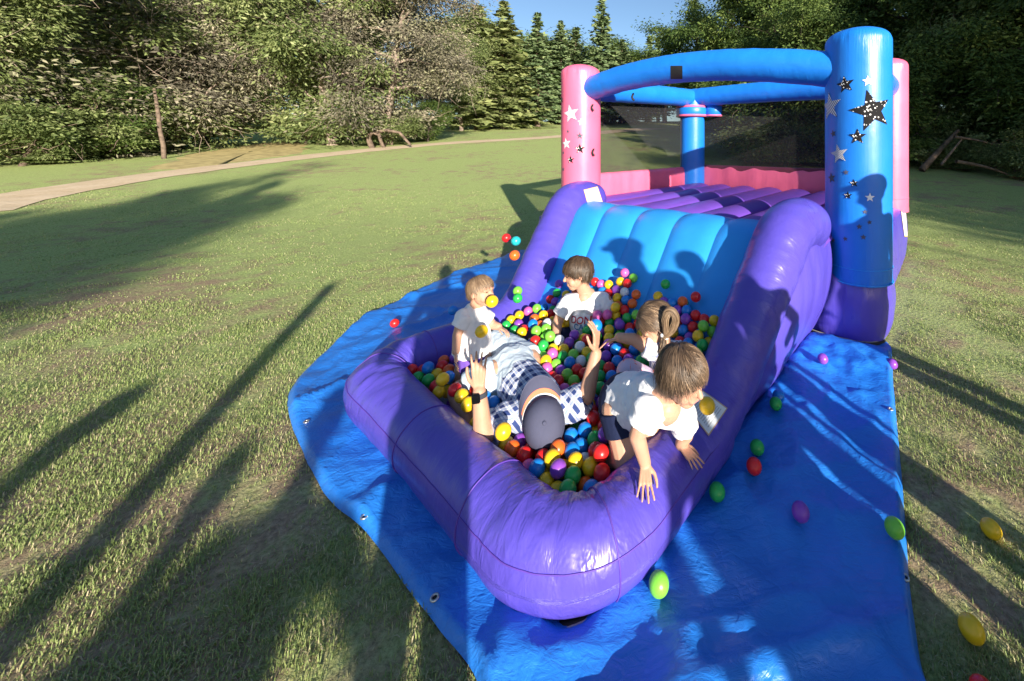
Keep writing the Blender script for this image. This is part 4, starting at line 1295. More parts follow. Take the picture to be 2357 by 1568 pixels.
class Body:
    """closed lumps that are fused by a voxel remesh into one skin"""
    def __init__(s): s.V, s.F, s.caps = [], [], []; s.n = 0
    def add(s, v, f):
        s.V.append(v); s.F += [tuple(i + s.n for i in q) for q in f]; s.n += len(v)
    def ell(s, c, r, f=(0, -1, 0), up=(0, 0, 1)):
        f = nrm_(f); up = nrm_(np.asarray(up) - f * np.dot(f, up)); sd = np.cross(f, up)
        r = np.full(3, r) if np.isscalar(r) else np.asarray(r)          # (side, fore, up)
        s.add(np.asarray(c) + USV[:, :1] * sd * r[0] + USV[:, 1:2] * f * r[1] + USV[:, 2:] * up * r[2], USF)
        s.caps.append((np.asarray(c), np.asarray(c), float(np.mean(r))))
    def cap(s, a, b, r0, r1=None, flat=False, flatdir=None):
        a, b = np.asarray(a, float), np.asarray(b, float); r1 = r0 if r1 is None else r1
        d = nrm_(b - a); ref = np.array([0, 0, 1.0]) if abs(d[2]) < .9 else np.array([1.0, 0, 0])
        x = nrm_(np.cross(d, ref)); y = np.cross(d, x)
        m = 14; th = np.linspace(0, 2 * math.pi, m, endpoint=False)
        rows = []
        for ph in np.linspace(-math.pi / 2, 0, 5)[1:]: rows.append((a + d * math.sin(ph) * r0, math.cos(ph) * r0))
        for ph in np.linspace(0, math.pi / 2, 5)[:-1]: rows.append((b + d * math.sin(ph) * r1, math.cos(ph) * r1))
        V_ = [c + x * (r * math.cos(t)) + y * (r * math.sin(t)) for c, r in rows for t in th]
        n_ = len(rows); F_ = [tuple(q) for q in grid_faces(n_, m, False, True).tolist()]
        V_.append(a - d * r0); V_.append(b + d * r1)
        F_ += [((j + 1) % m, j, n_ * m) for j in range(m)] + [((n_ - 1) * m + j, (n_ - 1) * m + (j + 1) % m, n_ * m + 1) for j in range(m)]
        s.add(np.array(V_), F_); s.caps.append((a, b, (r0 + r1) / 2))
    def frustum(s, a, b, r0, r1):
        """flat-ended tube piece (cuffs, hems)"""
        a, b = np.asarray(a, float), np.asarray(b, float); d = nrm_(b - a)
        ref = np.array([0, 0, 1.0]) if abs(d[2]) < .9 else np.array([1.0, 0, 0]); x = nrm_(np.cross(d, ref)); y = np.cross(d, x)
        m = 20; th = np.linspace(0, 2 * math.pi, m, endpoint=False)
        V_ = [c + x * (r * math.cos(t)) + y * (r * math.sin(t)) for c, r in ((a, r0), (b, r1)) for t in th]
        F_ = [(j, (j + 1) % m, m + (j + 1) % m, m + j) for j in range(m)] + [tuple(range(m))[::-1], tuple(range(m, 2 * m))]
        s.add(np.array(V_), F_); s.caps.append((a, b, (r0 + r1) / 2))
    def chain(s, pts, rad):
        for k in range(len(pts) - 1): s.cap(pts[k], pts[k + 1], rad[k], rad[k + 1])
    def fuse(s, name, voxel, smooth=4, mats=None, wrinkle=0.0, wsc=30):
        me = bpy.data.meshes.new('tmp'); me.from_pydata(np.vstack(s.V).tolist(), [], s.F); me.update()
        o = bpy.data.objects.new('tmp', me); COL.objects.link(o)
        md = o.modifiers.new('r', 'REMESH'); md.mode = 'VOXEL'; md.voxel_size = voxel
        if smooth:
            sm = o.modifiers.new('s', 'SMOOTH'); sm.factor = .5; sm.iterations = smooth
        dg = bpy.context.evaluated_depsgraph_get(); dg.update()
        out = bpy.data.meshes.new_from_object(o.evaluated_get(dg)); out.name = name
        bpy.data.objects.remove(o); bpy.data.meshes.remove(me)
        n = len(out.vertices); co = np.empty(n * 3, np.float32); out.vertices.foreach_get('co', co); co = co.reshape(-1, 3)
        if wrinkle:
            no = np.empty(n * 3, np.float32); out.vertices.foreach_get('normal', no); no = no.reshape(-1, 3)
            w = 1 - np.abs(2 * vnoise(co, wsc, 5, 2) - 1)
            co = co + no * ((w - .5) * wrinkle)[:, None]; out.vertices.foreach_set('co', co.astype(np.float32).ravel())
        out.materials.clear()
        for m in (mats or []): out.materials.append(m)
        out.polygons.foreach_set('use_smooth', np.ones(len(out.polygons), bool))
        out.update()
        return out

def head(b, c, f, up, hh, chubby=1.0):
    f = nrm_(f); up = nrm_(np.asarray(up) - f * np.dot(f, up)); s = np.cross(f, up)
    P = lambda x, y, z: np.asarray(c) + (s * x + f * y + up * z) * hh
    b.ell(P(0, -.06, .12), np.array([.345, .42, .385]) * hh, f, up)
    b.ell(P(0, .08, -.10), np.array([.29 * chubby, .31, .35]) * hh, f, up)
    b.ell(P(0, .20, -.36), np.array([.15 * chubby, .14, .12]) * hh, f, up)
    for k in (-1, 1):
        b.ell(P(.16 * k, .22, -.19), np.array([.12 * chubby, .11, .13]) * hh, f, up)
        b.ell(P(.345 * k, -.06, -.04), np.array([.035, .075, .115]) * hh, f, up)
        b.cap(P(.06 * k, .345, .07), P(.20 * k, .30, .06), .045 * hh)
    b.cap(P(0, .345, .02), P(0, .425, -.10), .04 * hh, .056 * hh)
    b.cap(P(-.09, .335, -.235), P(.09, .335, -.235), .042 * hh); b.cap(P(-.06, .33, -.285), P(.06, .33, -.285), .04 * hh)
    return P

def face_parts(P, hh, f, up, parent):
    f = nrm_(f); up = nrm_(np.asarray(up) - f * np.dot(f, up)); s = np.cross(f, up)
    for k in (-1, 1):
        bb_ = Body(); bb_.ell(P(.135 * k, .335, .005), np.array([.034, .022, .022]) * hh, f, up)
        part('eye', new_mesh('eye', np.vstack(bb_.V), bb_.F, [M['eye']]), parent)
    bb_ = Body(); bb_.cap(P(-.085, .368, -.258), P(.085, .368, -.258), .016 * hh)
    part('mouth', new_mesh('mouth', np.vstack(bb_.V), bb_.F, [M['lip']]), parent)

def hand(b, w, d, n, sc, thumb=1, curl=.25, spread=.16, curls=None):
    """palm, four fingers, thumb; d to the fingertips, n out of the palm"""
    d = nrm_(d); n = nrm_(np.asarray(n) - d * np.dot(d, n)); s = np.cross(d, n) * thumb
    w = np.asarray(w, float)
    L_ = .098 * sc
    off = [.030, .011, -.009, -.028]; fl = [.070, .079, .073, .056]; fr = [.0082, .0086, .0082, .0072]
    for k in range(4):
        b.cap(w + s * off[k] * .55 * sc, w + d * L_ + s * off[k] * sc, .0125 * sc, .0105 * sc)
        base = w + d * L_ + s * off[k] * sc
        dd = nrm_(d + s * spread * (1.5 - k) * 1.1); p = base; cv = curls[k] if curls else curl
        r = fr[k] * sc
        for j, fr_ in enumerate((.45, .32, .23)):
            dd = nrm_(dd * math.cos(cv) + n * math.sin(cv))
            q = p + dd * fl[k] * fr_ * 1.08 * sc
            b.cap(p, q, r, r * .9); p = q; r *= .92
    t0 = w + s * .020 * sc + d * .018 * sc
    t1 = t0 + nrm_(s * .85 + d * .75 + n * .25) * .046 * sc
    t2 = t1 + nrm_(s * .35 + d * .95 + n * .3) * .034 * sc; t3 = t2 + nrm_(s * .1 + d + n * .35) * .026 * sc
    b.cap(t0, t1, .0145 * sc, .011 * sc); b.cap(t1, t2, .0105 * sc, .0092 * sc); b.cap(t2, t3, .0092 * sc, .0078 * sc)

def hair(c, f, up, hh, mat, n, length, parent, seed=1, mask=None, flow=None, curl=0.0, puff=1.06, wid=.0034, thick=1.0, name='hair', tonefn=None, lift0=.22, env0=1.07):
    """a scalp shell plus strands combed from the crown"""
    r = np.random.default_rng(seed)
    f = nrm_(f); up = nrm_(np.asarray(up) - f * np.dot(f, up)); s = np.cross(f, up)
    R = np.array([.345, .42, .385]) * hh * puff
    cc = np.asarray(c) + (f * -.06 + up * .12) * hh
    mask = mask or (lambda q: (q[:, 2] > .05 - .55 * np.clip(-q[:, 1], 0, 1) + .5 * np.clip(q[:, 1], 0, 1)))
    q = r.normal(size=(n * 6, 3)); q /= np.linalg.norm(q, axis=1)[:, None]
    q = q[mask(q)][:n]; n = len(q)
    crown = nrm_([.05, -.45, 1.0])
    # tangent direction away from the crown
    t = q - crown; t = t - q * np.sum(t * q, 1)[:, None]; t /= np.linalg.norm(t, axis=1)[:, None] + 1e-6
    if flow is not None:
        t = t + flow(q); t = t - q * np.sum(t * q, 1)[:, None]; t /= np.linalg.norm(t, axis=1)[:, None] + 1e-6
    W3 = lambda a: a[:, :1] * s + a[:, 1:2] * f + a[:, 2:] * up
    N_ = 5
    ln = length * r.uniform(.5, 1.35, n)
    clump = vnoise(q, 7, seed, 2)
    pts = []
    pos = q * R; dirn = t * 1.0
    lift = lift0 + .5 * (clump - .5)
    dirn = nrm_rows(dirn + q * lift[:, None])
    cur = pos * (1.0 + .03 * r.random(n))[:, None]
    pts.append(cur)
    phase = r.random(n) * 6.28 + clump * 9
    for k in range(1, N_):
        step = (ln / (N_ - 1))[:, None]
        g = np.array([[0, 0, 1.0]]) * 0
        dn = -up_local(up, s, f) * .30 * k / N_
        wob = np.stack([np.cos(phase + k * 1.5), np.sin(phase + k * 1.7), np.cos(phase * 1.3 + k)], 1) * curl
        dirn = nrm_rows(dirn - q * .16 + dn + wob + r.normal(size=(n, 3)) * .10)
        cur = cur + dirn * step
        # stay outside the skull
        e = np.linalg.norm(cur / R, axis=1)[:, None]
        cur = np.where(e < 1.015, cur / e * 1.015, cur)
        em = env0 + .10 * k / N_ + .06 * (clump[:, None] - .5)
        cur = np.where((e > em) & (cur[:, 2:] > -.12 * hh), cur / e * em, cur)
        pts.append(cur)
    pts = np.stack(pts, 1)                      # n, N_, 3 (local)
    base_n = q[:, None, :] * np.ones((1, N_, 1))
    tg = np.gradient(pts, axis=1); sidev = np.cross(tg, base_n); sidev /= np.linalg.norm(sidev, axis=2)[..., None] + 1e-9
    wv = (wid * thick * r.uniform(.7, 1.3, n))[:, None] * np.array([1, 1, .9, .7, .2])
    a = pts - sidev * wv[..., None] * .5; b_ = pts + sidev * wv[..., None] * .5; m_ = pts + base_n * wv[..., None] * .45
    V_ = np.stack([a, m_, b_], 2).reshape(-1, 3)           # ridge shaped strand
    i = (np.arange(n)[:, None] * N_ + np.arange(N_ - 1)[None]).ravel() * 3
    F_ = np.vstack([np.stack([i, i + 1, i + 4, i + 3], 1), np.stack([i + 1, i + 2, i + 5, i + 4], 1)])
    tone = np.clip(.45 + (clump - .5) * 1.1 + r.normal(size=n) * .12, 0, 1)
    if tonefn is not None: tone = np.clip(tone + tonefn(q), 0, 1)
    T_ = np.repeat(tone, N_ * 3)
    wv_ = cc + W3(V_)
    # shell
    sv_ = USV2.copy(); keep = mask(sv_ * 1.0)
    fs = [fc for fc in USF2 if all(keep[k] for k in fc)]
    sh = cc + W3(sv_ * R * 1.0)
    off = len(wv_)
    F_all = F_.tolist() + [[k + off for k in fc] for fc in fs]
    me = new_mesh(name, np.vstack([wv_, sh]), F_all, [mat], attrs={'tone': np.r_[T_, np.full(len(sh), .2)]})
    return part(name, me, parent)
USV2, USF2 = unit_sphere(28, 40)
def nrm_rows(a): return a / (np.linalg.norm(a, axis=1)[:, None] + 1e-9)
def up_local(up, s, f):
    """world down expressed in the head frame is what hair falls along"""
    z = np.array([0, 0, 1.0])
    return np.array([np.dot(z, s), np.dot(z, f), np.dot(z, up)])

COLLIDE = []      # (a, b, r) capsules that the loose balls keep clear of
def collide(b): COLLIDE.extend(b.caps)

def person(loc, label):
    return thing('person', tuple(loc), label, 'person')

# ------------------------------------------------ boy seated at the slide foot
bx = person((-.47, 2.74, .06), 'boy with short brown hair and white DON\'T CARE tee seated at the slide foot')
b = Body()
hc = at(1328, 630, 2.70); hf = np.array([-.93, -.32, -.18]); hu = np.array([-.12, .05, .98])
P = head(b, hc, hf, hu, .215)
nk = np.array([-.462, 2.735, .475])
b.cap(hc + [.015, .01, -.05], nk, .045, .048)
b.chain([nk + [0, .01, -.03], np.array([-.465, 2.75, .33]), np.array([-.47, 2.77, .15])], [.075, .095, .10])
shL, shR = np.array([-.592, 2.705, .432]), np.array([-.328, 2.745, .428])
b.cap(shL, shR, .045)
elL, wrL = np.array([-.640, 2.655, .315]), np.array([-.628, 2.555, .255])
b.chain([shL, elL, wrL], [.042, .034, .026]); hand(b, wrL, (.02, -.7, -.6), (.9, .1, -.2), .72, thumb=-1, curl=.3)
elR, wrR = np.array([-.272, 2.735, .29]), np.array([-.255, 2.66, .215])
b.chain([shR, elR, wrR], [.042, .034, .026]); hand(b, wrR, (.0, -.8, -.5), (-.9, .1, -.2), .72, thumb=1, curl=.3)
for kn, an in ((np.array([-.78, 2.62, .20]), np.array([-.62, 2.42, .12])), (np.array([-.30, 2.45, .19]), np.array([-.5, 2.40, .12]))):
    b.chain([np.array([-.47, 2.74, .15]), kn, an], [.085, .055, .04]); b.cap(an, an + [.03, -.09, .0], .03, .025)
b.ell(nk + [-.008, -.034, -.022], (.046, .040, .050), (-.2, -1, 0))
part('body', b.fuse('body', .0036, 4, [M['skin']]), bx); collide(b); face_parts(P, .215, hf, hu, bx)
c = Body()
c.chain([nk + [0, .005, -.055], np.array([-.465, 2.75, .33])], [.082, .104]); c.frustum(np.array([-.465, 2.75, .34]), np.array([-.47, 2.765, .16]), .108, .118)
c.ell(np.array([-.462, 2.735, .40]), (.13, .085, .065), (-.2, -1, 0)); c.cap(shL + [.02, 0, .004], shR + [-.02, 0, .004], .052)
c.frustum(shL + [.03, 0, .015], shL * .35 + elL * .65, .052, .060); c.frustum(shR + [-.03, 0, .015], shR * .35 + elR * .65, .052, .062)
tee = part('tee_shirt', c.fuse('tee_shirt', .0045, 3, [M['tee']], .010, 22), bx)
c = Body()
for kn in (np.array([-.78, 2.62, .20]), np.array([-.30, 2.45, .19])): c.cap(np.array([-.47, 2.75, .15]), kn, .10, .066)
part('trousers', c.fuse('trousers', .006, 3, [M['navy']]), bx)
hair(hc, hf, hu, .215, M['hair_brown'], 5000, .066, bx, 3, mask=lambda q: (q[:, 2] > .02 + .75 * np.clip(q[:, 1], 0, 1) - .75 * np.clip(-q[:, 1], 0, 1)) & ~((np.abs(q[:, 0]) > .75) & (q[:, 2] < .18) & (q[:, 1] > -.25)), curl=.12, puff=1.05, wid=.0034)
# print on the tee
def shirt_text(txt, px, py, Yc, hpx, mat, target, tilt=0.0, right=(.97, -.22, 0)):
    cu_ = bpy.data.curves.new('txt', 'FONT'); cu_.body = txt; cu_.size = 1.0; cu_.align_x = 'CENTER'; cu_.resolution_u = 3; cu_.offset = .018
    o = bpy.data.objects.new('txt', cu_); COL.objects.link(o)
    dg = bpy.context.evaluated_depsgraph_get(); me = bpy.data.meshes.new_from_object(o.evaluated_get(dg)); bpy.data.objects.remove(o)
    bm = bmesh.new(); bm.from_mesh(me); bmesh.ops.triangulate(bm, faces=bm.faces[:])
    bmesh.ops.subdivide_edges(bm, edges=[e for e in bm.edges if e.calc_length() > .12], cuts=2, use_grid_fill=True); bm.to_mesh(me); bm.free()
    co = np.array([v.co[:] for v in me.vertices]); hgt = hpx * Yc / FPX
    k = hgt / .70
    ctr = at(px, py, Yc); rt = nrm_(right); upv = np.array([0, 0, 1.0])
    pl = ctr + rt * (co[:, :1] * k) + upv * ((co[:, 1:2] - .35) * k + co[:, :1] * k * tilt)
    nr = np.cross(rt, upv); nr = nr if nr[1] < 0 else -nr
    bvh = BVHTree.FromPolygons([Vector(p.co) for p in target.data.vertices], [list(p.vertices) for p in target.data.polygons])
    for i, p in enumerate(pl):
        h = bvh.ray_cast(Vector(p + nr * .3), Vector(-nr))
        if h[0] is not None: pl[i] = np.array(h[0]) + nr * .004
    me.vertices.foreach_set('co', pl.astype(np.float32).ravel()); me.materials.clear(); me.materials.append(mat); me.update()
    part('shirt_print', me, target)
M['ink_red'] = simple('red_ink', (.50, .02, .05), .8); M['ink_blue'] = simple('blue_ink', (.06, .25, .50), .8); M['ink_grey'] = simple('grey_ink', (.2, .2, .24), .8)
shirt_text("DON'T", 1343, 738, 2.64, 15, M['ink_red'], tee, .06)
shirt_text("CARE", 1341, 753, 2.64, 13, M['ink_blue'], tee, .04)

# ------------------------------------------------ small child at the left wall
ch = person((-1.03, 2.30, .06), 'fair haired toddler in a white top standing in the balls by the left pit wall')
b = Body()
hc = at(1108, 671, 2.28); hf = np.array([.90, -.28, .10]); hu = np.array([-.08, .08, .99])
P = head(b, hc, hf, hu, .172, 1.1)
nk = at(1094, 708, 2.29)
b.cap(hc + [-.02, 0, -.04], nk + [0, 0, -.02], .036, .042)
b.chain([nk + [-.005, 0, -.04], at(1088, 760, 2.30), at(1088, 812, 2.31), np.array([-1.05, 2.31, .24])], [.066, .080, .082, .08])
s1, e1_, w1 = at(1066, 728, 2.24), at(1052, 772, 2.20), at(1049, 808, 2.15)
b.cap(s1, nk + [0, 0, -.04], .038, .04); b.chain([s1, e1_, w1], [.032, .026, .021]); hand(b, w1, (.15, -.4, -.9), (.9, .3, 0), .52, thumb=1, curl=.25)
s2, e2_, w2 = at(1116, 728, 2.34), at(1133, 748, 2.35), at(1147, 752, 2.33)
b.chain([s2, e2_, w2], [.032, .026, .021]); hand(b, w2, (.9, -.2, -.4), (0, -.3, -1), .52, thumb=-1, curl=.3)
for k in (-1, 1): b.chain([np.array([-1.05 + .04 * k, 2.31, .25]), np.array([-1.06 + .05 * k, 2.28, .16]), np.array([-1.08 + .06 * k, 2.31, .09])], [.06, .05, .04])
part('body', b.fuse('body', .0032, 4, [M['skin']]), ch); collide(b); face_parts(P, .172, hf, hu, ch)
c = Body()
c.chain([nk + [-.005, 0, -.045], at(1088, 760, 2.30)], [.073, .09]); c.frustum(at(1088, 755, 2.30), at(1087, 806, 2.31), .092, .108)
c.cap(s1, s2, .043); c.frustum(s1 + [.02, 0, .01], s1 * .45 + e1_ * .55, .042, .048); c.frustum(s2 + [-.02, 0, .01], s2 * .4 + e2_ * .6, .042, .046)
part('top', c.fuse('top', .0045, 3, [M['tee_warm']], .009, 26), ch)
c = Body(); c.chain([at(1087, 800, 2.31), np.array([-1.05, 2.31, .22])], [.094, .09]); part('trousers', c.fuse('trousers', .006, 3, [M['violet']]), ch)
hair(hc, hf, hu, .172, M['hair_blond'], 4000, .045, ch, 5, mask=lambda q: (q[:, 2] > .12 + .62 * np.clip(q[:, 1], 0, 1) - .75 * np.clip(-q[:, 1], 0, 1)) & ~((np.abs(q[:, 0]) > .72) & (q[:, 2] < .12) & (q[:, 1] > -.2)), curl=.06, puff=1.03, wid=.0026)

# ------------------------------------------------ girl with the looped pony tail
gl = person((.07, 2.08, .06), 'girl with tied up brown hair and lilac leggings reaching into the balls')
b = Body()
hc = at(1508, 748, 2.05); hf = np.array([-.80, -.22, -.55]); hu = np.array([-.50, -.10, .86])
P = head(b, hc, hf, hu, .212, 1.05)
nk = at(1527, 800, 2.05)
b.cap(hc + [.035, .01, -.05], nk, .04, .044)
b.chain([nk + [0, 0, -.03], at(1536, 845, 2.06), np.array([.09, 2.08, .20])], [.072, .085, .09])
s1, s2 = at(1500, 808, 2.0), at(1566, 806, 2.12)
b.cap(s1, s2, .04)
e1_, w1 = at(1458, 781, 2.0), at(1424, 777, 1.98)
b.chain([s1, e1_, w1], [.036, .030, .023]); hand(b, w1, (-.85, -.15, -.25), (.1, -.4, -1), .60, thumb=-1, curl=.22)
e2_ = at(1585, 850, 2.15); b.chain([s2, e2_, e2_ + [-.04, -.12, -.02]], [.036, .03, .024])
kn = at(1436, 862, 1.86); an = at(1490, 905, 1.80)
b.chain([np.array([.07, 2.06, .20]), kn + [.02, .02, 0], an + [0, 0, -.06]], [.075, .052, .036])
b.chain([np.array([.11, 2.06, .18]), np.array([.10, 1.84, .22]), np.array([.02, 1.78, .12])], [.075, .052, .036])
part('body', b.fuse('body', .0034, 4, [M['skin']]), gl); collide(b); face_parts(P, .212, hf, hu, gl)
c = Body(); c.chain([nk + [0, 0, -.05], at(1536, 850, 2.06), np.array([.09, 2.08, .24])], [.080, .096, .10]); c.cap(s1, s2, .047)
c.frustum(s1 + [.02, 0, 0], s1 * .6 + e1_ * .4, .045, .048); c.frustum(s2 + [-.02, 0, 0], s2 * .5 + e2_ * .5, .045, .05)
part('top', c.fuse('top', .005, 3, [M['floral']], .009, 26), gl)
c = Body(); c.chain([np.array([.08, 2.06, .19]), kn + [.02, .02, 0], an + [0, 0, -.06]], [.09, .06, .043]); c.chain([np.array([.11, 2.06, .18]), np.array([.10, 1.84, .22])], [.09, .06])
part('leggings', c.fuse('leggings', .005, 3, [M['leggings']]), gl)
hr = hair(hc, hf, hu, .212, M['hair_dark'], 6000, .085, gl, 8, mask=lambda q: (q[:, 2] > .0 + .72 * np.clip(q[:, 1], 0, 1) - .8 * np.clip(-q[:, 1], 0, 1)), flow=lambda q: np.array([[0, -1.2, .2]]) * np.ones((len(q), 1)), curl=.04, puff=1.07, wid=.003)
# looped pony tail
def strand_bundle(path, rad, n, mat, parent, name, seed, wid=.004, tone0=.5):
    r = np.random.default_rng(seed); path = np.asarray(path); N_ = len(path)
    tan = np.gradient(path, axis=0); tan = nrm_rows(tan); ref = np.array([.3, .9, .2]); sd = nrm_rows(np.cross(tan, ref)); up_ = np.cross(sd, tan)
    a0 = r.uniform(0, 6.28, n); rr_ = np.sqrt(r.random(n)); V_, F_, T_ = [], [], []
    rad = np.asarray(rad)
    for k in range(n):
        tw = a0[k] + np.linspace(0, 1.2, N_) * r.normal()
        p = path + sd * (rad * rr_[k] * np.cos(tw))[:, None] + up_ * (rad * rr_[k] * np.sin(tw))[:, None]
        V_.append(p); 
    v, f = tubes([(p, np.full(N_, wid * .5) * np.linspace(1, .5, N_)) for p in V_], 4)
    tone = np.clip(np.repeat(r.normal(tone0, .2, n), N_ * 4), 0, 1)
    core = sweep(path, rad * .8, 12); off = len(v)
    part(name, new_mesh(name, np.vstack([v, core[0]]), f.tolist() + [[i + off for i in q] for q in core[1]], [mat], attrs={'tone': np.r_[tone, np.full(len(core[0]), tone0 - .2)]}), parent)
lp = smooth_path([at(1527, 776, 1.955), at(1549, 760, 1.945), at(1556, 728, 1.95), at(1541, 712, 1.955), at(1530, 728, 1.945), at(1531, 768, 1.94)], .05, .006)
strand_bundle(lp, .012 + .010 * np.sin(np.linspace(0, 3.14, len(lp))), 150, M['hair_blond'], gl, 'pony_tail', 4, .004, .55)
lp = smooth_path([at(1527, 772, 1.97), at(1527, 790, 1.965), at(1522, 812, 1.955)], .02, .006)
strand_bundle(lp, np.linspace(.014, .022, len(lp)), 70, M['hair_dark'], gl, 'pony_tail', 5, .004, .4)
bb_ = Body(); bb_.cap(at(1524, 772, 1.955), at(1533, 778, 1.955), .010); part('hair_tie', new_mesh('hair_tie', np.vstack(bb_.V), bb_.F, [M['capwhite']]), gl)

# ------------------------------------------------ toddler climbing out over the wall
td = person((-.12, 1.68, .06), 'curly haired toddler in white tee and navy shorts climbing over the pit wall')
b = Body()
hc = at(1572, 866, 1.46); hf = np.array([.72, -.64, -.27]); hu = np.array([.18, -.10, .97])
P = head(b, hc, hf, hu, .202, 1.14)
hip = np.array([-.105, 1.70, .40]); nk = np.array([.050, 1.500, .545])
b.cap(hc + [-.03, .02, -.035], nk + [-.01, .01, -.01], .042, .05)
b.chain([nk + [-.02, .02, -.03], hip * .5 + nk * .5 + [0, 0, -.015], hip], [.074, .088, .09])
sA, eA, wA = at(1487, 944, 1.46), at(1466, 1003, 1.45), at(1484, 1066, 1.455)
sB, eB, wB = at(1572, 955, 1.57), at(1578, 1000, 1.60), at(1566, 1023, 1.60)
b.cap(sA, sB, .046)
b.chain([sA, eA, wA], [.038, .031, .023]); hand(b, wA, (.02, -.92, -.42), (0, .35, -.93), .64, thumb=1, curl=.07, spread=.17)
b.chain([sB, eB, wB], [.038, .031, .023]); hand(b, wB, (.62, -.74, -.22), (-.1, .2, -.97), .62, thumb=1, curl=.10, spread=.14)
for o_, kn, an in ((-.05, np.array([-.105, 1.60, .225]), np.array([-.20, 1.74, .13])), (.06, np.array([-.01, 1.72, .21]), np.array([-.10, 1.85, .13]))):
    b.chain([hip + [o_ * .7, o_ * .8, -.01], kn, an], [.075, .050, .036]); b.cap(an, an + [-.06, .05, -.02], .03, .024)
b.ell(nk + [.006, -.006, -.045], (.060, .050, .058), (.5, -.7, -.3))
part('body', b.fuse('body', .0030, 4, [M['skin']]), td); collide(b); face_parts(P, .202, hf, hu, td)
c = Body()
c.chain([nk + [-.045, .045, -.030], hip * .45 + nk * .55 + [0, 0, -.01]], [.080, .097]); c.frustum(hip * .5 + nk * .5 + [0, 0, -.008], hip * 1.10 - nk * .10, .103, .112)
c.cap(sA + [0, 0, .002], sB + [0, 0, .002], .053); c.frustum(sA + [.015, .01, .02], sA * .42 + eA * .58, .050, .056); c.frustum(sB + [-.01, 0, .02], sB * .35 + eB * .65, .050, .054)
tee2 = part('tee_shirt', c.fuse('tee_shirt', .0042, 3, [M['tee']], .009, 26), td)
c = Body(); c.ell(hip + [-.014, .014, -.014], (.118, .116, .116), nrm_(hip - nk))
for o_, kn in ((-.05, np.array([-.105, 1.60, .225])), (.06, np.array([-.01, 1.72, .21]))): h0 = hip + [o_ * .7, o_ * .8, -.01]; c.frustum(h0, h0 * .5 + kn * .5, .086, .074)
part('shorts', c.fuse('shorts', .0045, 3, [M['navy']]), td)
hair(hc, hf, hu, .202, M['hair_dark'], 13000, .085, td, 12, mask=lambda q: (q[:, 2] > .05 + .85 * np.clip(q[:, 1], 0, 1) - .95 * np.clip(-q[:, 1], 0, 1)) & ~((np.abs(q[:, 0]) > .70) & (q[:, 2] < .02) & (q[:, 1] > -.05)), flow=lambda q: np.array([[-.9, -.25, 0]]) * np.clip(q[:, 1:2] * 2 + .4, 0, 1.4), curl=.15, puff=1.07, wid=.0019, lift0=.10,
     tonefn=lambda q: .75 * np.clip(-q[:, 2] + .35, 0, 1) * (q[:, 0] < .3))

# ------------------------------------------------ man lying in the balls
mn = person((-.70, 2.05, .06), 'man in slate cap and plaid shirt lying in the balls with both hands raised')
b = Body()
hc = at(1247, 968, 1.775) + [0, .03, -.02]; hu = nrm_([.22, -.80, .56]); hf = nrm_([-.34, .52, .80])
P = head(b, hc, hf, hu, .225)
nk = hc - hu * .15
shL, shR = np.array([-.690, 1.855, .215]), np.array([-.365, 1.905, .250])
b.cap(hc - hu * .06, nk, .058, .062)
pel = np.array([-.80, 2.25, .225])
b.chain([nk, np.array([-.585, 2.0, .20]), np.array([-.715, 2.13, .215]), pel], [.09, .115, .118, .115]); b.cap(shL, shR, .06)
eL, wL = np.array([-.752, 1.745, .215]), at(1103, 902, 1.765)
eR, wR = at(1350, 908, 1.90), at(1371, 815, 1.965)
b.chain([shL, eL, wL], [.052, .043, .029]); hand(b, wL + [-.002, .003, .012], (-.06, .10, 1.0), (-.15, .95, -.1), .86, thumb=1, curl=.10, spread=.10)
b.chain([shR, eR, wR], [.052, .042, .029]); hand(b, wR + [0, .003, .012], (.02, .10, 1.0), (-.95, .30, .05), .86, thumb=1, curl=.38, spread=.03)
kF, aF = at(1131, 783, 2.50), at(1108, 835, 2.42)
kN, aN = np.array([-1.03, 2.10, .185]), np.array([-.93, 1.97, .15])
b.chain([pel + [.06, .05, 0], kF, aF, aF + [-.1, .1, -.15]], [.09, .062, .05, .04]); b.chain([pel + [-.07, -.07, 0], kN, aN, aN + [.05, -.1, -.08]], [.09, .062, .05, .04])
part('body', b.fuse('body', .0042, 4, [M['skin_man']]), mn); collide(b)
c = Body()
c.chain([nk + [-.01, .04, -.02], np.array([-.585, 2.0, .205]), np.array([-.700, 2.115, .215])], [.090, .116, .122]); c.cap(shL, shR, .070)
c.frustum(shL + [.03, .02, 0], shL * .25 + eL * .75, .068, .066); c.frustum(shR + [-.03, 0, 0], shR * .12 + eR * .88, .068, .062)
me = c.fuse('plaid_shirt', .006, 3, [M['plaid']], .014, 18)
co = np.array([v.co[:] for v in me.vertices]); ax = nrm_(pel - nk); sx = nrm_(np.cross(ax, [0, 0, 1.0]))
for k_, d_ in (('su', co @ ax), ('sv', co @ sx + .6 * co[:, 2])):
    a_ = me.attributes.new(k_, 'FLOAT', 'POINT'); a_.data.foreach_set('value', (d_ + 5).astype(np.float32))
part('plaid_shirt', me, mn)
c = Body(); c.ell(pel, (.135, .13, .13)); c.cap(pel, np.array([-.705, 2.115, .212]), .124, .119); 
for h_, k_, t_ in ((pel + [.06, .05, 0], kF, .93), (pel + [-.07, -.07, 0], kN, .86)): c.frustum(h_, h_ * (1 - t_) + k_ * t_, .108, .083)
part('shorts', c.fuse('shorts', .006, 3, [M['denim']], .012, 20), mn)
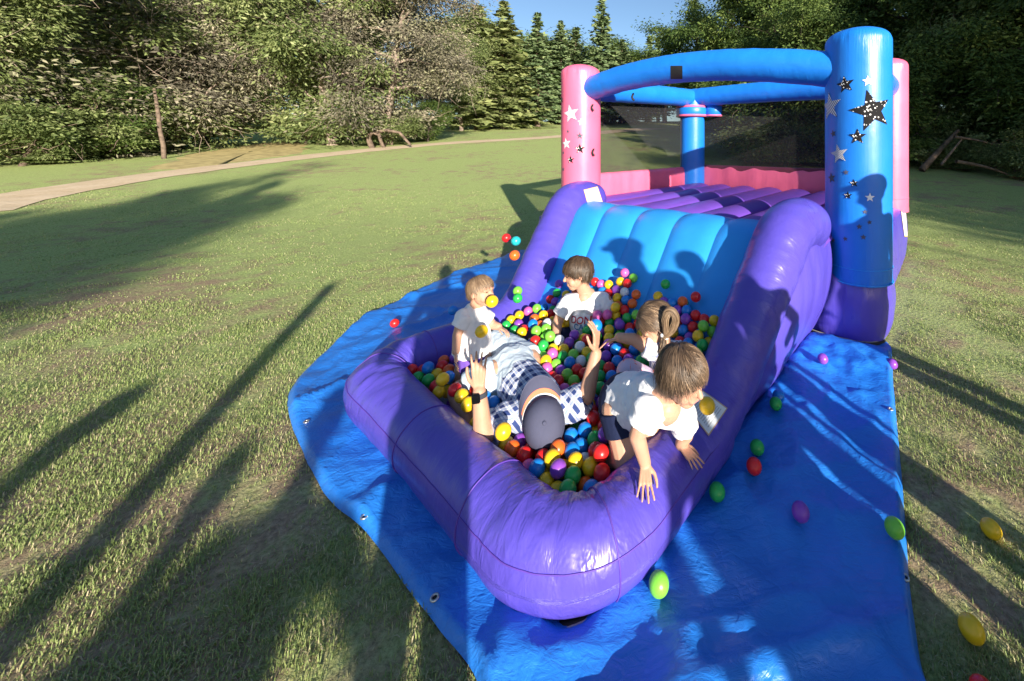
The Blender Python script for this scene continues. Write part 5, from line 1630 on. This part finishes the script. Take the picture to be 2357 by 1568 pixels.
# cap: six panel crown, band, brim, button
cap_f, cap_u = hf, hu; cs = np.cross(cap_f, cap_u)
cc = np.asarray(hc) + (cap_f * -.05 + cap_u * .13) * .225
C3 = lambda a: cc + a[:, :1] * cs + a[:, 1:2] * cap_f + a[:, 2:] * cap_u
cp = obj('cap', None, mn); cp.location = (0, 0, 0)
def wpart(name, me, parent):
    o = part(name, me, parent); return o
th = np.linspace(0, 2 * math.pi, 96, endpoint=False); rows = []
for a in np.linspace(0, 1, 26):
    el = a * math.pi / 2
    rr_ = math.cos(el) ** .75; z = math.sin(el) ** .95
    groove = 1 - .012 * np.exp(-((((th / (math.pi / 3)) + .5) % 1 - .5) / .05) ** 2) * (a < .98)
    rows.append(np.stack([.092 * rr_ * np.cos(th) * groove, .108 * rr_ * np.sin(th) * groove, -.02 + .105 * z * np.ones_like(th)], 1))
cv = C3(np.vstack(rows)); cf = grid_faces(26, 96, False, True).tolist() + [[25 * 96 + k for k in range(96)]]
part('crown', new_mesh('crown', cv, cf, [M['cap']]), cp)
bt = Body(); bt.ell(C3(np.array([[0, 0, .087]]))[0], (.009, .009, .006), cap_f, cap_u); part('button', new_mesh('button', np.vstack(bt.V), bt.F, [M['cap']]), cp)
t2 = np.linspace(math.radians(12), math.radians(168), 60); R2 = []
for k in np.linspace(0, 1, 14):
    ext = .090 * k * np.sin(t2) ** .5
    R2.append(np.stack([(.096 + .010 * k) * np.cos(t2), .108 * np.sin(t2) + ext, -.018 - .030 * k ** 1.3 * 0 - .030 * np.cos(t2) ** 2 * k + .004 * np.sin(k * 3)], 1))
top = C3(np.vstack(R2)); bot = C3(np.vstack(R2) - [[0, 0, .006]])
gf = grid_faces(14, 60)
part('brim', new_mesh('brim', np.vstack([top, bot]), np.vstack([gf, gf[:, ::-1] + 840]).tolist() + [[13 * 60 + k, 13 * 60 + k + 1, 840 + 13 * 60 + k + 1, 840 + 13 * 60 + k] for k in range(59)], [M['cap']]), cp)
for k0, k1, mt, nm, lo in ((.03, .12, 'capwhite', 'white_piping', 22), (.12, .36, 'cap_orange', 'coral_band', 26)):
    t3 = np.linspace(math.radians(lo), math.radians(180 - lo), 50); R3_ = []
    for k in np.linspace(k0, k1, 4):
        R3_.append(np.stack([(.096 + .010 * k) * np.cos(t3), .108 * np.sin(t3) + .090 * k * np.sin(t3) ** .5, -.018 - .030 * np.cos(t3) ** 2 * k + .004 * np.sin(k * 3) + .0025], 1))
    part(nm, new_mesh(nm, C3(np.vstack(R3_)), grid_faces(4, 50), [M[mt]]), cp)
hair(hc, hf, hu, .225, M['hair_dark'], 900, .03, mn, 15, mask=lambda q: (q[:, 2] < .15) & (q[:, 2] > -.55) & (q[:, 1] < -.25), puff=1.0, wid=.004)
# watch
wd = nrm_(wL - eL); wc_ = wL - wd * .012
ref = nrm_(np.cross(wd, [0, 1.0, 0])); fy = np.cross(ref, wd); fy = fy if fy[1] < 0 else -fy
wa = obj('watch', None, mn)
th = np.linspace(0, 2 * math.pi, 33); q = wc_ + ref * (np.cos(th) * .033)[:, None] + fy * (np.sin(th) * .033)[:, None]
V_ = []
for o_ in (-.011, .011): V_.append(q + wd * o_)
part('strap', new_mesh('strap', np.vstack(V_), grid_faces(2, 33), [M['dark']]), wa)
bm = bmesh.new(); bmesh.ops.create_cube(bm, size=1.0); bmesh.ops.scale(bm, vec=(.036, .042, .011), verts=bm.verts); bmesh.ops.bevel(bm, geom=bm.edges[:], offset=.004, segments=3, affect='EDGES')
me = bpy.data.meshes.new('case'); bm.to_mesh(me); bm.free()
R3 = np.stack([ref, wd, fy], 1); co = np.array([v.co[:] for v in me.vertices]) @ R3.T + wc_ + fy * .036
me.vertices.foreach_set('co', co.astype(np.float32).ravel()); me.materials.append(simple('watch_glass', (.006, .006, .008), .12)); me.update()
part('case', me, wa)

# ------------------------------------------------ grown-ups beside the camera, known by their shadows but for one added to broaden a shadow
def adult(p_, q_, hgt, label, mode='down', face=(-.45, .9, 0), wide=1.0, capped=False, legs=.11):
    x, y = p_ * .894 + q_ * -.447, p_ * .447 + q_ * .894
    k = hgt / 1.75; f = nrm_(face); s = np.cross(f, [0, 0, 1.0])
    W = lambda a, b_, c_: np.array([x, y, 0]) + (s * a * wide + f * b_) * k + np.array([0, 0, c_ * k])
    o = person((x, y, 0), label); b = Body()
    head(b, W(0, .02, 1.63), f, (0, 0, 1), .225 * k)
    b.cap(W(0, 0, 1.55), W(0, 0, 1.42), .055 * k)
    b.chain([W(0, 0, 1.38), W(0, .01, 1.2), W(0, 0, .95)], [.12 * k, .14 * k * wide, .135 * k]); b.cap(W(-.17, 0, 1.40), W(.17, 0, 1.40), .065 * k)
    for e in (-1, 1):
        b.chain([W(.08 * e, 0, .92), W(legs * e, .02, .5), W(legs * 1.1 * e, -.01, .09)], [.095 * k, .062 * k, .045 * k]); b.cap(W(legs * 1.1 * e, -.03, .05), W(legs * 1.2 * e, .14, .04), .045 * k, .04 * k)
        if mode == 'camera':
            b.chain([W(.2 * e, 0, 1.38), W(.30 * e, .08, 1.18), W(.09 * e, .07, 1.40)], [.05 * k, .042 * k, .035 * k])
        elif mode == 'wide':
            b.chain([W(.2 * e, 0, 1.38), W(.40 * e, .05, 1.2), W(.28 * e, .18, 1.05)], [.05 * k, .042 * k, .035 * k])
        else:
            b.chain([W(.2 * e, 0, 1.38), W(.25 * e, .0, 1.12), W(.26 * e, .08, .86)], [.05 * k, .042 * k, .035 * k]); hand(b, W(.26 * e, .08, .86), (0, .1, -1), (-s * e), k, thumb=1)
    if capped:
        b.ell(W(0, .0, 1.70), (.10 * k, .11 * k, .075 * k), f); b.cap(W(0, .10, 1.67), W(0, .19, 1.655), .028 * k)
    part('body', b.fuse('body', .012, 3, [M['skin_man']]), o)
    c = Body(); c.chain([W(0, 0, 1.37), W(0, .01, 1.2), W(0, 0, .95)], [.13 * k, .15 * k * wide, .145 * k]); c.cap(W(-.18, 0, 1.39), W(.18, 0, 1.39), .072 * k)
    part('shirt', c.fuse('shirt', .014, 2, [M['dark']]), o)
    c = Body()
    for e in (-1, 1): c.chain([W(.08 * e, 0, .93), W(legs * e, .02, .5), W(legs * 1.1 * e, -.01, .12)], [.105 * k, .072 * k, .06 * k])
    part('trousers', c.fuse('trousers', .014, 2, [M['navy']]), o)
    return o
adult(-.115, -.30, 1.64, 'photographer whose shadow lies across the front pit wall', 'camera', wide=.92, legs=.095)
adult(-.62, -3.15, 1.74, 'adult left of the photographer casting the broad shadow on the left lawn', 'wide', wide=1.15)
adult(-.95, -3.3, 1.66, 'adult added left of the photographer to broaden the shadow of the first', 'wide', wide=1.1)  # unseen, added so the shadow on the left lawn falls wide enough
adult(1.21, -.75, 1.76, 'adult in a cap whose head shadow falls on the slide', 'down', wide=.95, capped=True, face=(-.9, .45, 0), legs=.07)
adult(1.48, -.72, 1.62, 'shorter adult beside the capped one shading the right slide tube', 'wide', wide=1.0)
adult(1.86, -.5, 1.05, 'child beside the shorter adult shading the right tarp', 'down', wide=1.0)
adult(.95, -3.0, 1.76, 'adult behind the capped one shading the right pit wall', 'down', wide=1.1)
adult(2.80, -.12, 1.82, 'adult at the far right whose head shadow falls on the blue post', 'down', wide=.85, face=(-.9, .45, 0), capped=True)
adult(-1.76, -2.7, 1.76, 'adult far left of the photographer casting a narrow shadow', 'down', wide=1.1, face=(-.9, -.4, 0))
x, y = -1.22 * .894 + -2.8 * -.447, -1.22 * .447 + -2.8 * .894
v, f = tubes([(np.array([[x, y, -.2], [x, y, 1.0], [x, y, 2.25]]), [.07, .065, .055])], 12)
obj('wooden_pole', new_mesh('wooden_pole', v - np.array([x, y, 0]), f, [M['bark']]), None, 'thin wooden pole behind the camera casting a line on the left lawn', 'pole', None, None, (x, y, 0))

# ================================================================== BALLS
def ball_mat(name, col):
    m, nt, p, N, K = nodes_of(name)
    p.inputs['Base Color'].default_value = (*col, 1); p.inputs['Roughness'].default_value = .32
    p.inputs['Specular IOR Level'].default_value = .5
    p.inputs['Subsurface Weight'].default_value = .08; p.inputs['Subsurface Radius'].default_value = (.5, .5, .5); p.inputs['Subsurface Scale'].default_value = .01
    n1 = noise_node(nt, coords(nt), 30, 3)
    K.new(mixc(nt, n1.outputs['Fac'], tuple(c * .82 for c in col), col), p.inputs['Base Color'])
    bump(nt, p, noise_node(nt, coords(nt), 40, 3).outputs['Fac'], .04, .003)
    return m
BC = {'red': (.74, .02, .02), 'orange': (.80, .14, .02), 'yellow': (.88, .56, .015), 'green': (.025, .43, .08), 'lime': (.20, .62, .06), 'blue': (.01, .22, .70),
      'purple': (.25, .065, .48), 'pink': (.72, .12, .42), 'white': (.72, .76, .78), 'teal': (.02, .42, .45)}
BR = .0330
sv0, sf0 = unit_sphere(16, 24)
# a moulding line round the ball
sv0 = sv0 * (1 + .012 * np.exp(-(sv0[:, 2:] / .05) ** 2))
BM = {k: new_mesh('ball', sv0 * BR, sf0, [ball_mat(k + '_plastic', c)]) for k, c in BC.items()}

# places read off the photograph: (x, y, colour) groups share an origin and a scale
G1 = 'r250,680 r390,720 b460,760 g500,860 y620,730 r720,640 o790,570 o820,700 y745,850 r650,930 y700,1040 g850,940 y880,1010 b960,1060 y800,1190 r910,1220 y1050,1255 b1210,1240 o1170,1390 y1040,1430 y1240,1500 p960,530 p950,660 y1100,510 r1240,500 o1380,450 k1500,690 b1500,1240 w1560,1370 w1705,1390 g300,820 r1100,1110'
G2 = 'g435,730 y540,620 p630,700 y700,540 k765,515 l840,490 o900,610 y975,575 y845,720 o960,740 w1040,745 g575,810 r720,785 b600,930 y710,890 r705,1060 b895,1010 l905,885 b890,820 l1090,1000 w1225,975 y1140,1120 y1300,1110 g995,1130 r960,1070 l855,1190 l975,1280 g1280,1230 l1455,1180 l1175,1330 g870,1360 p1410,980 p1500,880 w1590,1090 y1665,1120 r1720,930 g1730,1230 w1570,1290 b1385,1350 r1500,1420 r1650,1460 k1070,1440 r1190,1530 l1440,1530 g935,1440 p1290,1400 y1010,1340 k1085,1270'
G3 = 'r410,240 k475,270 y620,290 r510,405 y660,445 b790,470 r880,350 k970,230 g1580,410 y500,550 g700,585 p505,630 p545,765 y430,800 r735,750 b740,860 o890,480 y1390,500 p1470,560 g1500,650 p1650,655 r1985,550 r1985,740 r1800,740 y1540,810 b1815,860 b1675,1010 y1945,940 g1850,1150 g1770,1220 p1670,860 b1870,1030 r1530,930 p400,1020 b550,1100 b780,1100 r660,1130 p365,1200 b530,1270 p715,1260 g905,1260 r405,1410 g270,1340 g280,1490 b440,1550 g930,1100 r900,720'
G4 = 'p950,140 r590,70 l800,60 r780,150 k660,210 g700,275 p880,215 g1180,140 b1310,90 r1290,230 p1185,330 r1080,400 g1170,490 r1100,560 r1240,660 b995,690 b805,770 g1115,850 p1260,890 b945,920 b760,940 r1380,740 r1370,950 r1350,1080 w1075,1030 o620,860 o605,1030 y700,1130 y870,1140 y1070,1150 y485,1180 r1190,1060 b1240,1190 o955,1270 b1095,1330 g785,1310 p615,1320 y475,1330 y640,1430 g755,1430 o950,1470 r220,1000 o65,910 k315,1150 b350,1230 r1190,1270 r430,1030 y-40,740'
CODE = {'r': 'red', 'o': 'orange', 'y': 'yellow', 'g': 'green', 'l': 'lime', 'b': 'blue', 'p': 'purple', 'k': 'pink', 'w': 'white'}
seen = []
for G, ox, oy, k in ((G1, 911.1, 739.2, .148), (G2, 1100.2, 636.1, .148), (G3, 1340.9, 636.1, .148), (G4, 1169.0, 859.5, .1809)):
    for t in G.split():
        a, b_ = t[1:].split(',')
        seen.append((ox + k * float(a), oy + k * float(b_), CODE[t[0]]))

def heap(u, v):
    """height of the ball surface (centre of the top layer)"""
    return .195 + .17 * sstep(1.2, 2.15, v) + .05 * sstep(-1.5, -1.0, u) * sstep(1.4, 2.0, v)
pos, colr, w_fix = [], [], []
for px, py, c in seen:
    z = .25
    for _ in range(20):
        p = ground_at(px, py, z); u, v = p[0] * CU - p[1] * SU, p[0] * SU + p[1] * CU
        z = .5 * z + .5 * float(heap(u, v))
    pos.append(ground_at(px, py, z)); colr.append(c); w_fix.append(.35)
nseen = len(pos)
r = np.random.default_rng(77)
names = list(BC)[:9]; pw_ = np.array([.17, .1, .19, .14, .1, .14, .1, .03, .03]); pw_ /= pw_.sum()
for k in range(330):
    u, v = r.uniform(-2.52, -1.1), r.uniform(1.0, 2.15)
    z = max(.10, float(heap(u, v)) - r.uniform(.03, .09)) + max(0, v - 1.95) * .9
    p = L(u, v, z); pos.append(p); colr.append(names[r.choice(9, p=pw_)]); w_fix.append(1.0)
pos = np.array(pos); w_fix = np.array(w_fix)
CA = np.array([c[0] for c in COLLIDE]); CB = np.array([c[1] for c in COLLIDE]); CRr = np.array([c[2] for c in COLLIDE])
big_ = CRr > .02; CA, CB, CRr = CA[big_], CB[big_], CRr[big_]
CRr = CRr + .008
def slide_push(p):
    """keep clear of the slope, the side tubes and the floor"""
    u = p[:, 0] * CU - p[:, 1] * SU; v = p[:, 0] * SU + p[:, 1] * CU; z = p[:, 2].copy()
    # slope surface: z = .14 + 1.081*(v-1.86)
    n_v, n_z = -.734, .679
    d = (v - 1.86) * n_v + (z - .165) * n_z
    pen = np.where((v > 1.7), np.maximum(BR - d, 0), 0)
    v = v + n_v * pen; z = z + n_z * pen
    z = np.maximum(z, .06 + BR)
    u = np.clip(u, -2.72 + .14 + BR, -.925 - .14 - BR); v = np.maximum(v, .822 + .14 + BR)
    return np.stack([u * CU + v * SU, -u * SU + v * CU, z], 1)
for it in range(110):
    d = pos[:, None] - pos[None]; dist = np.linalg.norm(d, axis=2) + np.eye(len(pos)) + 1e-9
    ov = np.maximum(2 * BR * .985 - dist, 0); np.fill_diagonal(ov, 0)
    wgt = w_fix[:, None] / (w_fix[:, None] + w_fix[None])
    push = (d / dist[..., None]) * (ov * wgt)[..., None]
    pos = pos + .55 * push.sum(1)
    ab = CB - CA; L2 = np.sum(ab * ab, 1) + 1e-9
    t = np.clip(np.einsum('nck,ck->nc', pos[:, None] - CA[None], ab) / L2, 0, 1)
    q = CA[None] + ab[None] * t[..., None]; dv = pos[:, None] - q; dl = np.linalg.norm(dv, axis=2) + 1e-9
    pn = np.maximum(CRr[None] + BR - dl, 0)
    pos = pos + .6 * ((dv / dl[..., None]) * pn[..., None]).sum(1) * np.array([1, 1, .7])
    if it < 70: pos[:, 2] -= .0003 + .0009 * (w_fix > .5)
    pos = slide_push(pos)
# drop balls that still sit inside somebody
ab = CB - CA
t = np.clip(np.einsum('nck,ck->nc', pos[:, None] - CA[None], ab) / L2, 0, 1)
pen = (CRr[None] + BR - np.linalg.norm(pos[:, None] - (CA[None] + ab[None] * t[..., None]), axis=2)).max(1)
ok = pen < .03
# leave out filler balls that no one standing about the camera could see
def sees(eye):
    vis = np.zeros(len(pos), int)
    dist = np.linalg.norm(pos - eye, axis=1)
    for k in range(len(pos)):
        c = pos[k]; d0 = nrm_(eye - c); a1 = nrm_(np.cross(d0, [0, 0, 1.0])); a2 = np.cross(a1, d0)
        near = ok & (dist < dist[k] + .02) & (np.arange(len(pos)) != k)
        for e1, e2 in ((0, 0), (.75, 0), (-.75, 0), (0, .8), (0, -.6), (.5, .55), (-.5, .55)):
            t_ = c + (a1 * e1 + a2 * e2) * BR; dr = nrm_(t_ - eye)
            w_ = pos[near] - eye; pr = w_ @ dr; d2 = np.linalg.norm(w_ - pr[:, None] * dr, axis=1)
            if not np.any((d2 < BR) & (pr < dist[k])): vis[k] += 1
    return vis
vs_ = sees(np.array([0, 0, CAMH])) * 2 + sees(np.array([.5, 0, CAMH])) + sees(np.array([-.5, 0, CAMH]))
vs_[:nseen] += 3
rank = np.argsort(-(vs_ * ok)); lim = np.zeros(len(pos), bool); lim[rank[:268]] = True
rest = ok & ~(lim & (vs_ > 2))
ok &= lim & (vs_ > 2)
LM = [('by the watch', at(1100, 930, 1.8)), ('beside the bare raised forearm', at(1360, 870, 1.95)), ('beside the slate cap', at(1247, 990, 1.72)), ('in the left corner', at(960, 860, 2.2)),
      ('below the fair toddler', at(1080, 830, 2.2)), ('left of the seated boy', at(1220, 740, 2.7)), ('in front of the seated boy', at(1310, 800, 2.45)),
      ('right of the seated boy', at(1430, 730, 2.6)), ('behind the girl', at(1610, 760, 2.3)), ('below the girl\'s arm', at(1430, 830, 2.1)),
      ('by the climbing toddler', at(1410, 990, 1.7)), ('in the front corner', at(1340, 1080, 1.5)), ('along the front wall', at(1120, 1000, 1.75)), ('in the pit centre', at(1290, 860, 2.05))]
LMP = np.array([a[1] for a in LM])
def ball(p, c, label, group=None):
    o = obj('ball', BM[c], None, label, 'ball', group, None, tuple(p))
    o.rotation_euler = (random.uniform(0, 6), random.uniform(0, 6), random.uniform(0, 6))
    return o
CN = {'lime': 'lime'}
used = set(); idx = np.where(ok)[0]
for k in idx:
    j = int(np.argmin(np.linalg.norm(LMP - pos[k], axis=1)))
    base = '%s ball %s' % (colr[k], LM[j][0])
    nb = [i for i in idx[np.argsort(np.linalg.norm(pos[idx] - pos[k], axis=1))][1:6]]
    cand = [base] + ['%s, touching a %s and a %s one' % (base, colr[nb[a_]], colr[nb[b_]]) for a_, b_ in ((0, 1), (0, 2), (1, 2), (0, 3), (1, 3), (2, 3), (0, 4), (1, 4))]
    cand += ['%s, among %s, %s and %s ones' % (base, colr[nb[0]], colr[nb[1]], colr[nb[2]])]
    lab = next((c for c in cand[1:] if c not in used), cand[-1]); used.add(lab)
    ball(pos[k], colr[k], lab, 'balls in the pit')

# the buried layer that only fills the gaps between the balls above
ri = np.where(rest)[0]; lv, lf = unit_sphere(8, 12)
if len(ri):
    cl9 = list(BC); FV = np.vstack([lv * BR + pos[k] for k in ri]); FF, FM = [], []
    for n_, k in enumerate(ri):
        FF += [[i + n_ * len(lv) for i in q] for q in lf]; FM += [cl9.index(colr[k])] * len(lf)
    obj('buried_balls', new_mesh('buried_balls', FV, FF, [BM[c].materials[0] for c in cl9], FM), kind='stuff', label='lower layer of mixed balls glimpsed between the upper balls')

# loose balls: on the tarp and grass, on the slide, thrown into the air
TAR = BR + .012
def gb(px, py, c, label, z=None):
    zz = z if z is not None else TAR
    for _ in range(3):
        g_ = ground_at(px, py, zz)
        if z is None:
            k_ = np.argsort(np.hypot(tv[:, 0] - g_[0], tv[:, 1] - g_[1]))[:6]; zz = float(tv[k_, 2].max()) + BR + .001
    ball(ground_at(px, py, zz), c, label, 'loose balls')
gb(1516, 1344, 'lime', 'light green ball on the tarp just right of the pit nose')
gb(1650, 1132, 'green', 'green ball on the tarp against the right pit wall')
gb(1735, 1073, 'red', 'red ball on the tarp right of the pit')
gb(1742, 1030, 'green', 'green ball touching the red one on the right tarp')
gb(1785, 929, 'green', 'green ball beside the blue one on the tarp by the side panel')
gb(1791, 912, 'blue', 'blue ball on the tarp by the slide side panel')
gb(1842, 1178, 'purple', 'purple ball in the shade on the right tarp')
gb(1893, 826, 'purple', 'small purple ball on the bright crumpled tarp')
gb(2053, 838, 'purple', 'purple ball on the grass at the corner of the base', BR + .01)
gb(2058, 1215, 'lime', 'light green ball at the right edge of the tarp')
gb(2280, 1217, 'yellow', 'yellow ball on the grass farther from the tarp edge', BR)
gb(2235, 1447, 'yellow', 'yellow ball on the grass nearest the camera', BR + .01)
gb(2264, 1597, 'red', 'red ball cut by the bottom right edge', BR)
gb(908, 744, 'red', 'red ball on the tarp behind the left pit wall')
def ab_(px, py, Y, c, label): ball(at(px, py, Y), c, label, 'loose balls')
ab_(1042, 714, 2.72, 'blue', 'blue ball on top of the left pit wall')
ab_(1165, 548, 2.95, 'red', 'red ball flying left of the slide')
ab_(1187, 555, 2.75, 'teal', 'teal ball flying left of the slide')
ab_(1184, 588, 2.55, 'orange', 'orange ball flying left of the slide')
ab_(1191, 670, 2.85, 'lime', 'upper light green ball flying by the left slide tube')
ab_(1191, 687, 2.78, 'green', 'lower green ball flying by the left slide tube')
ab_(1132, 694, 2.17, 'yellow', 'yellow ball flying in front of the toddler\'s face')
ab_(1108, 763, 2.12, 'yellow', 'yellow ball flying in front of the toddler\'s top')
ab_(1457, 640, 2.86, 'lime', 'light green ball flying in front of the slide')
ab_(1573, 697, 2.55, 'green', 'green ball resting low on the right of the slide')
ab_(1627, 934, 1.60, 'yellow', 'yellow ball flying in front of the safety label')
ab_(1371, 750, 2.02, 'blue', 'blue ball held between the man\'s fingers')
ab_(1158, 993, 1.66, 'yellow', 'yellow ball flying beside the man\'s plaid shoulder')
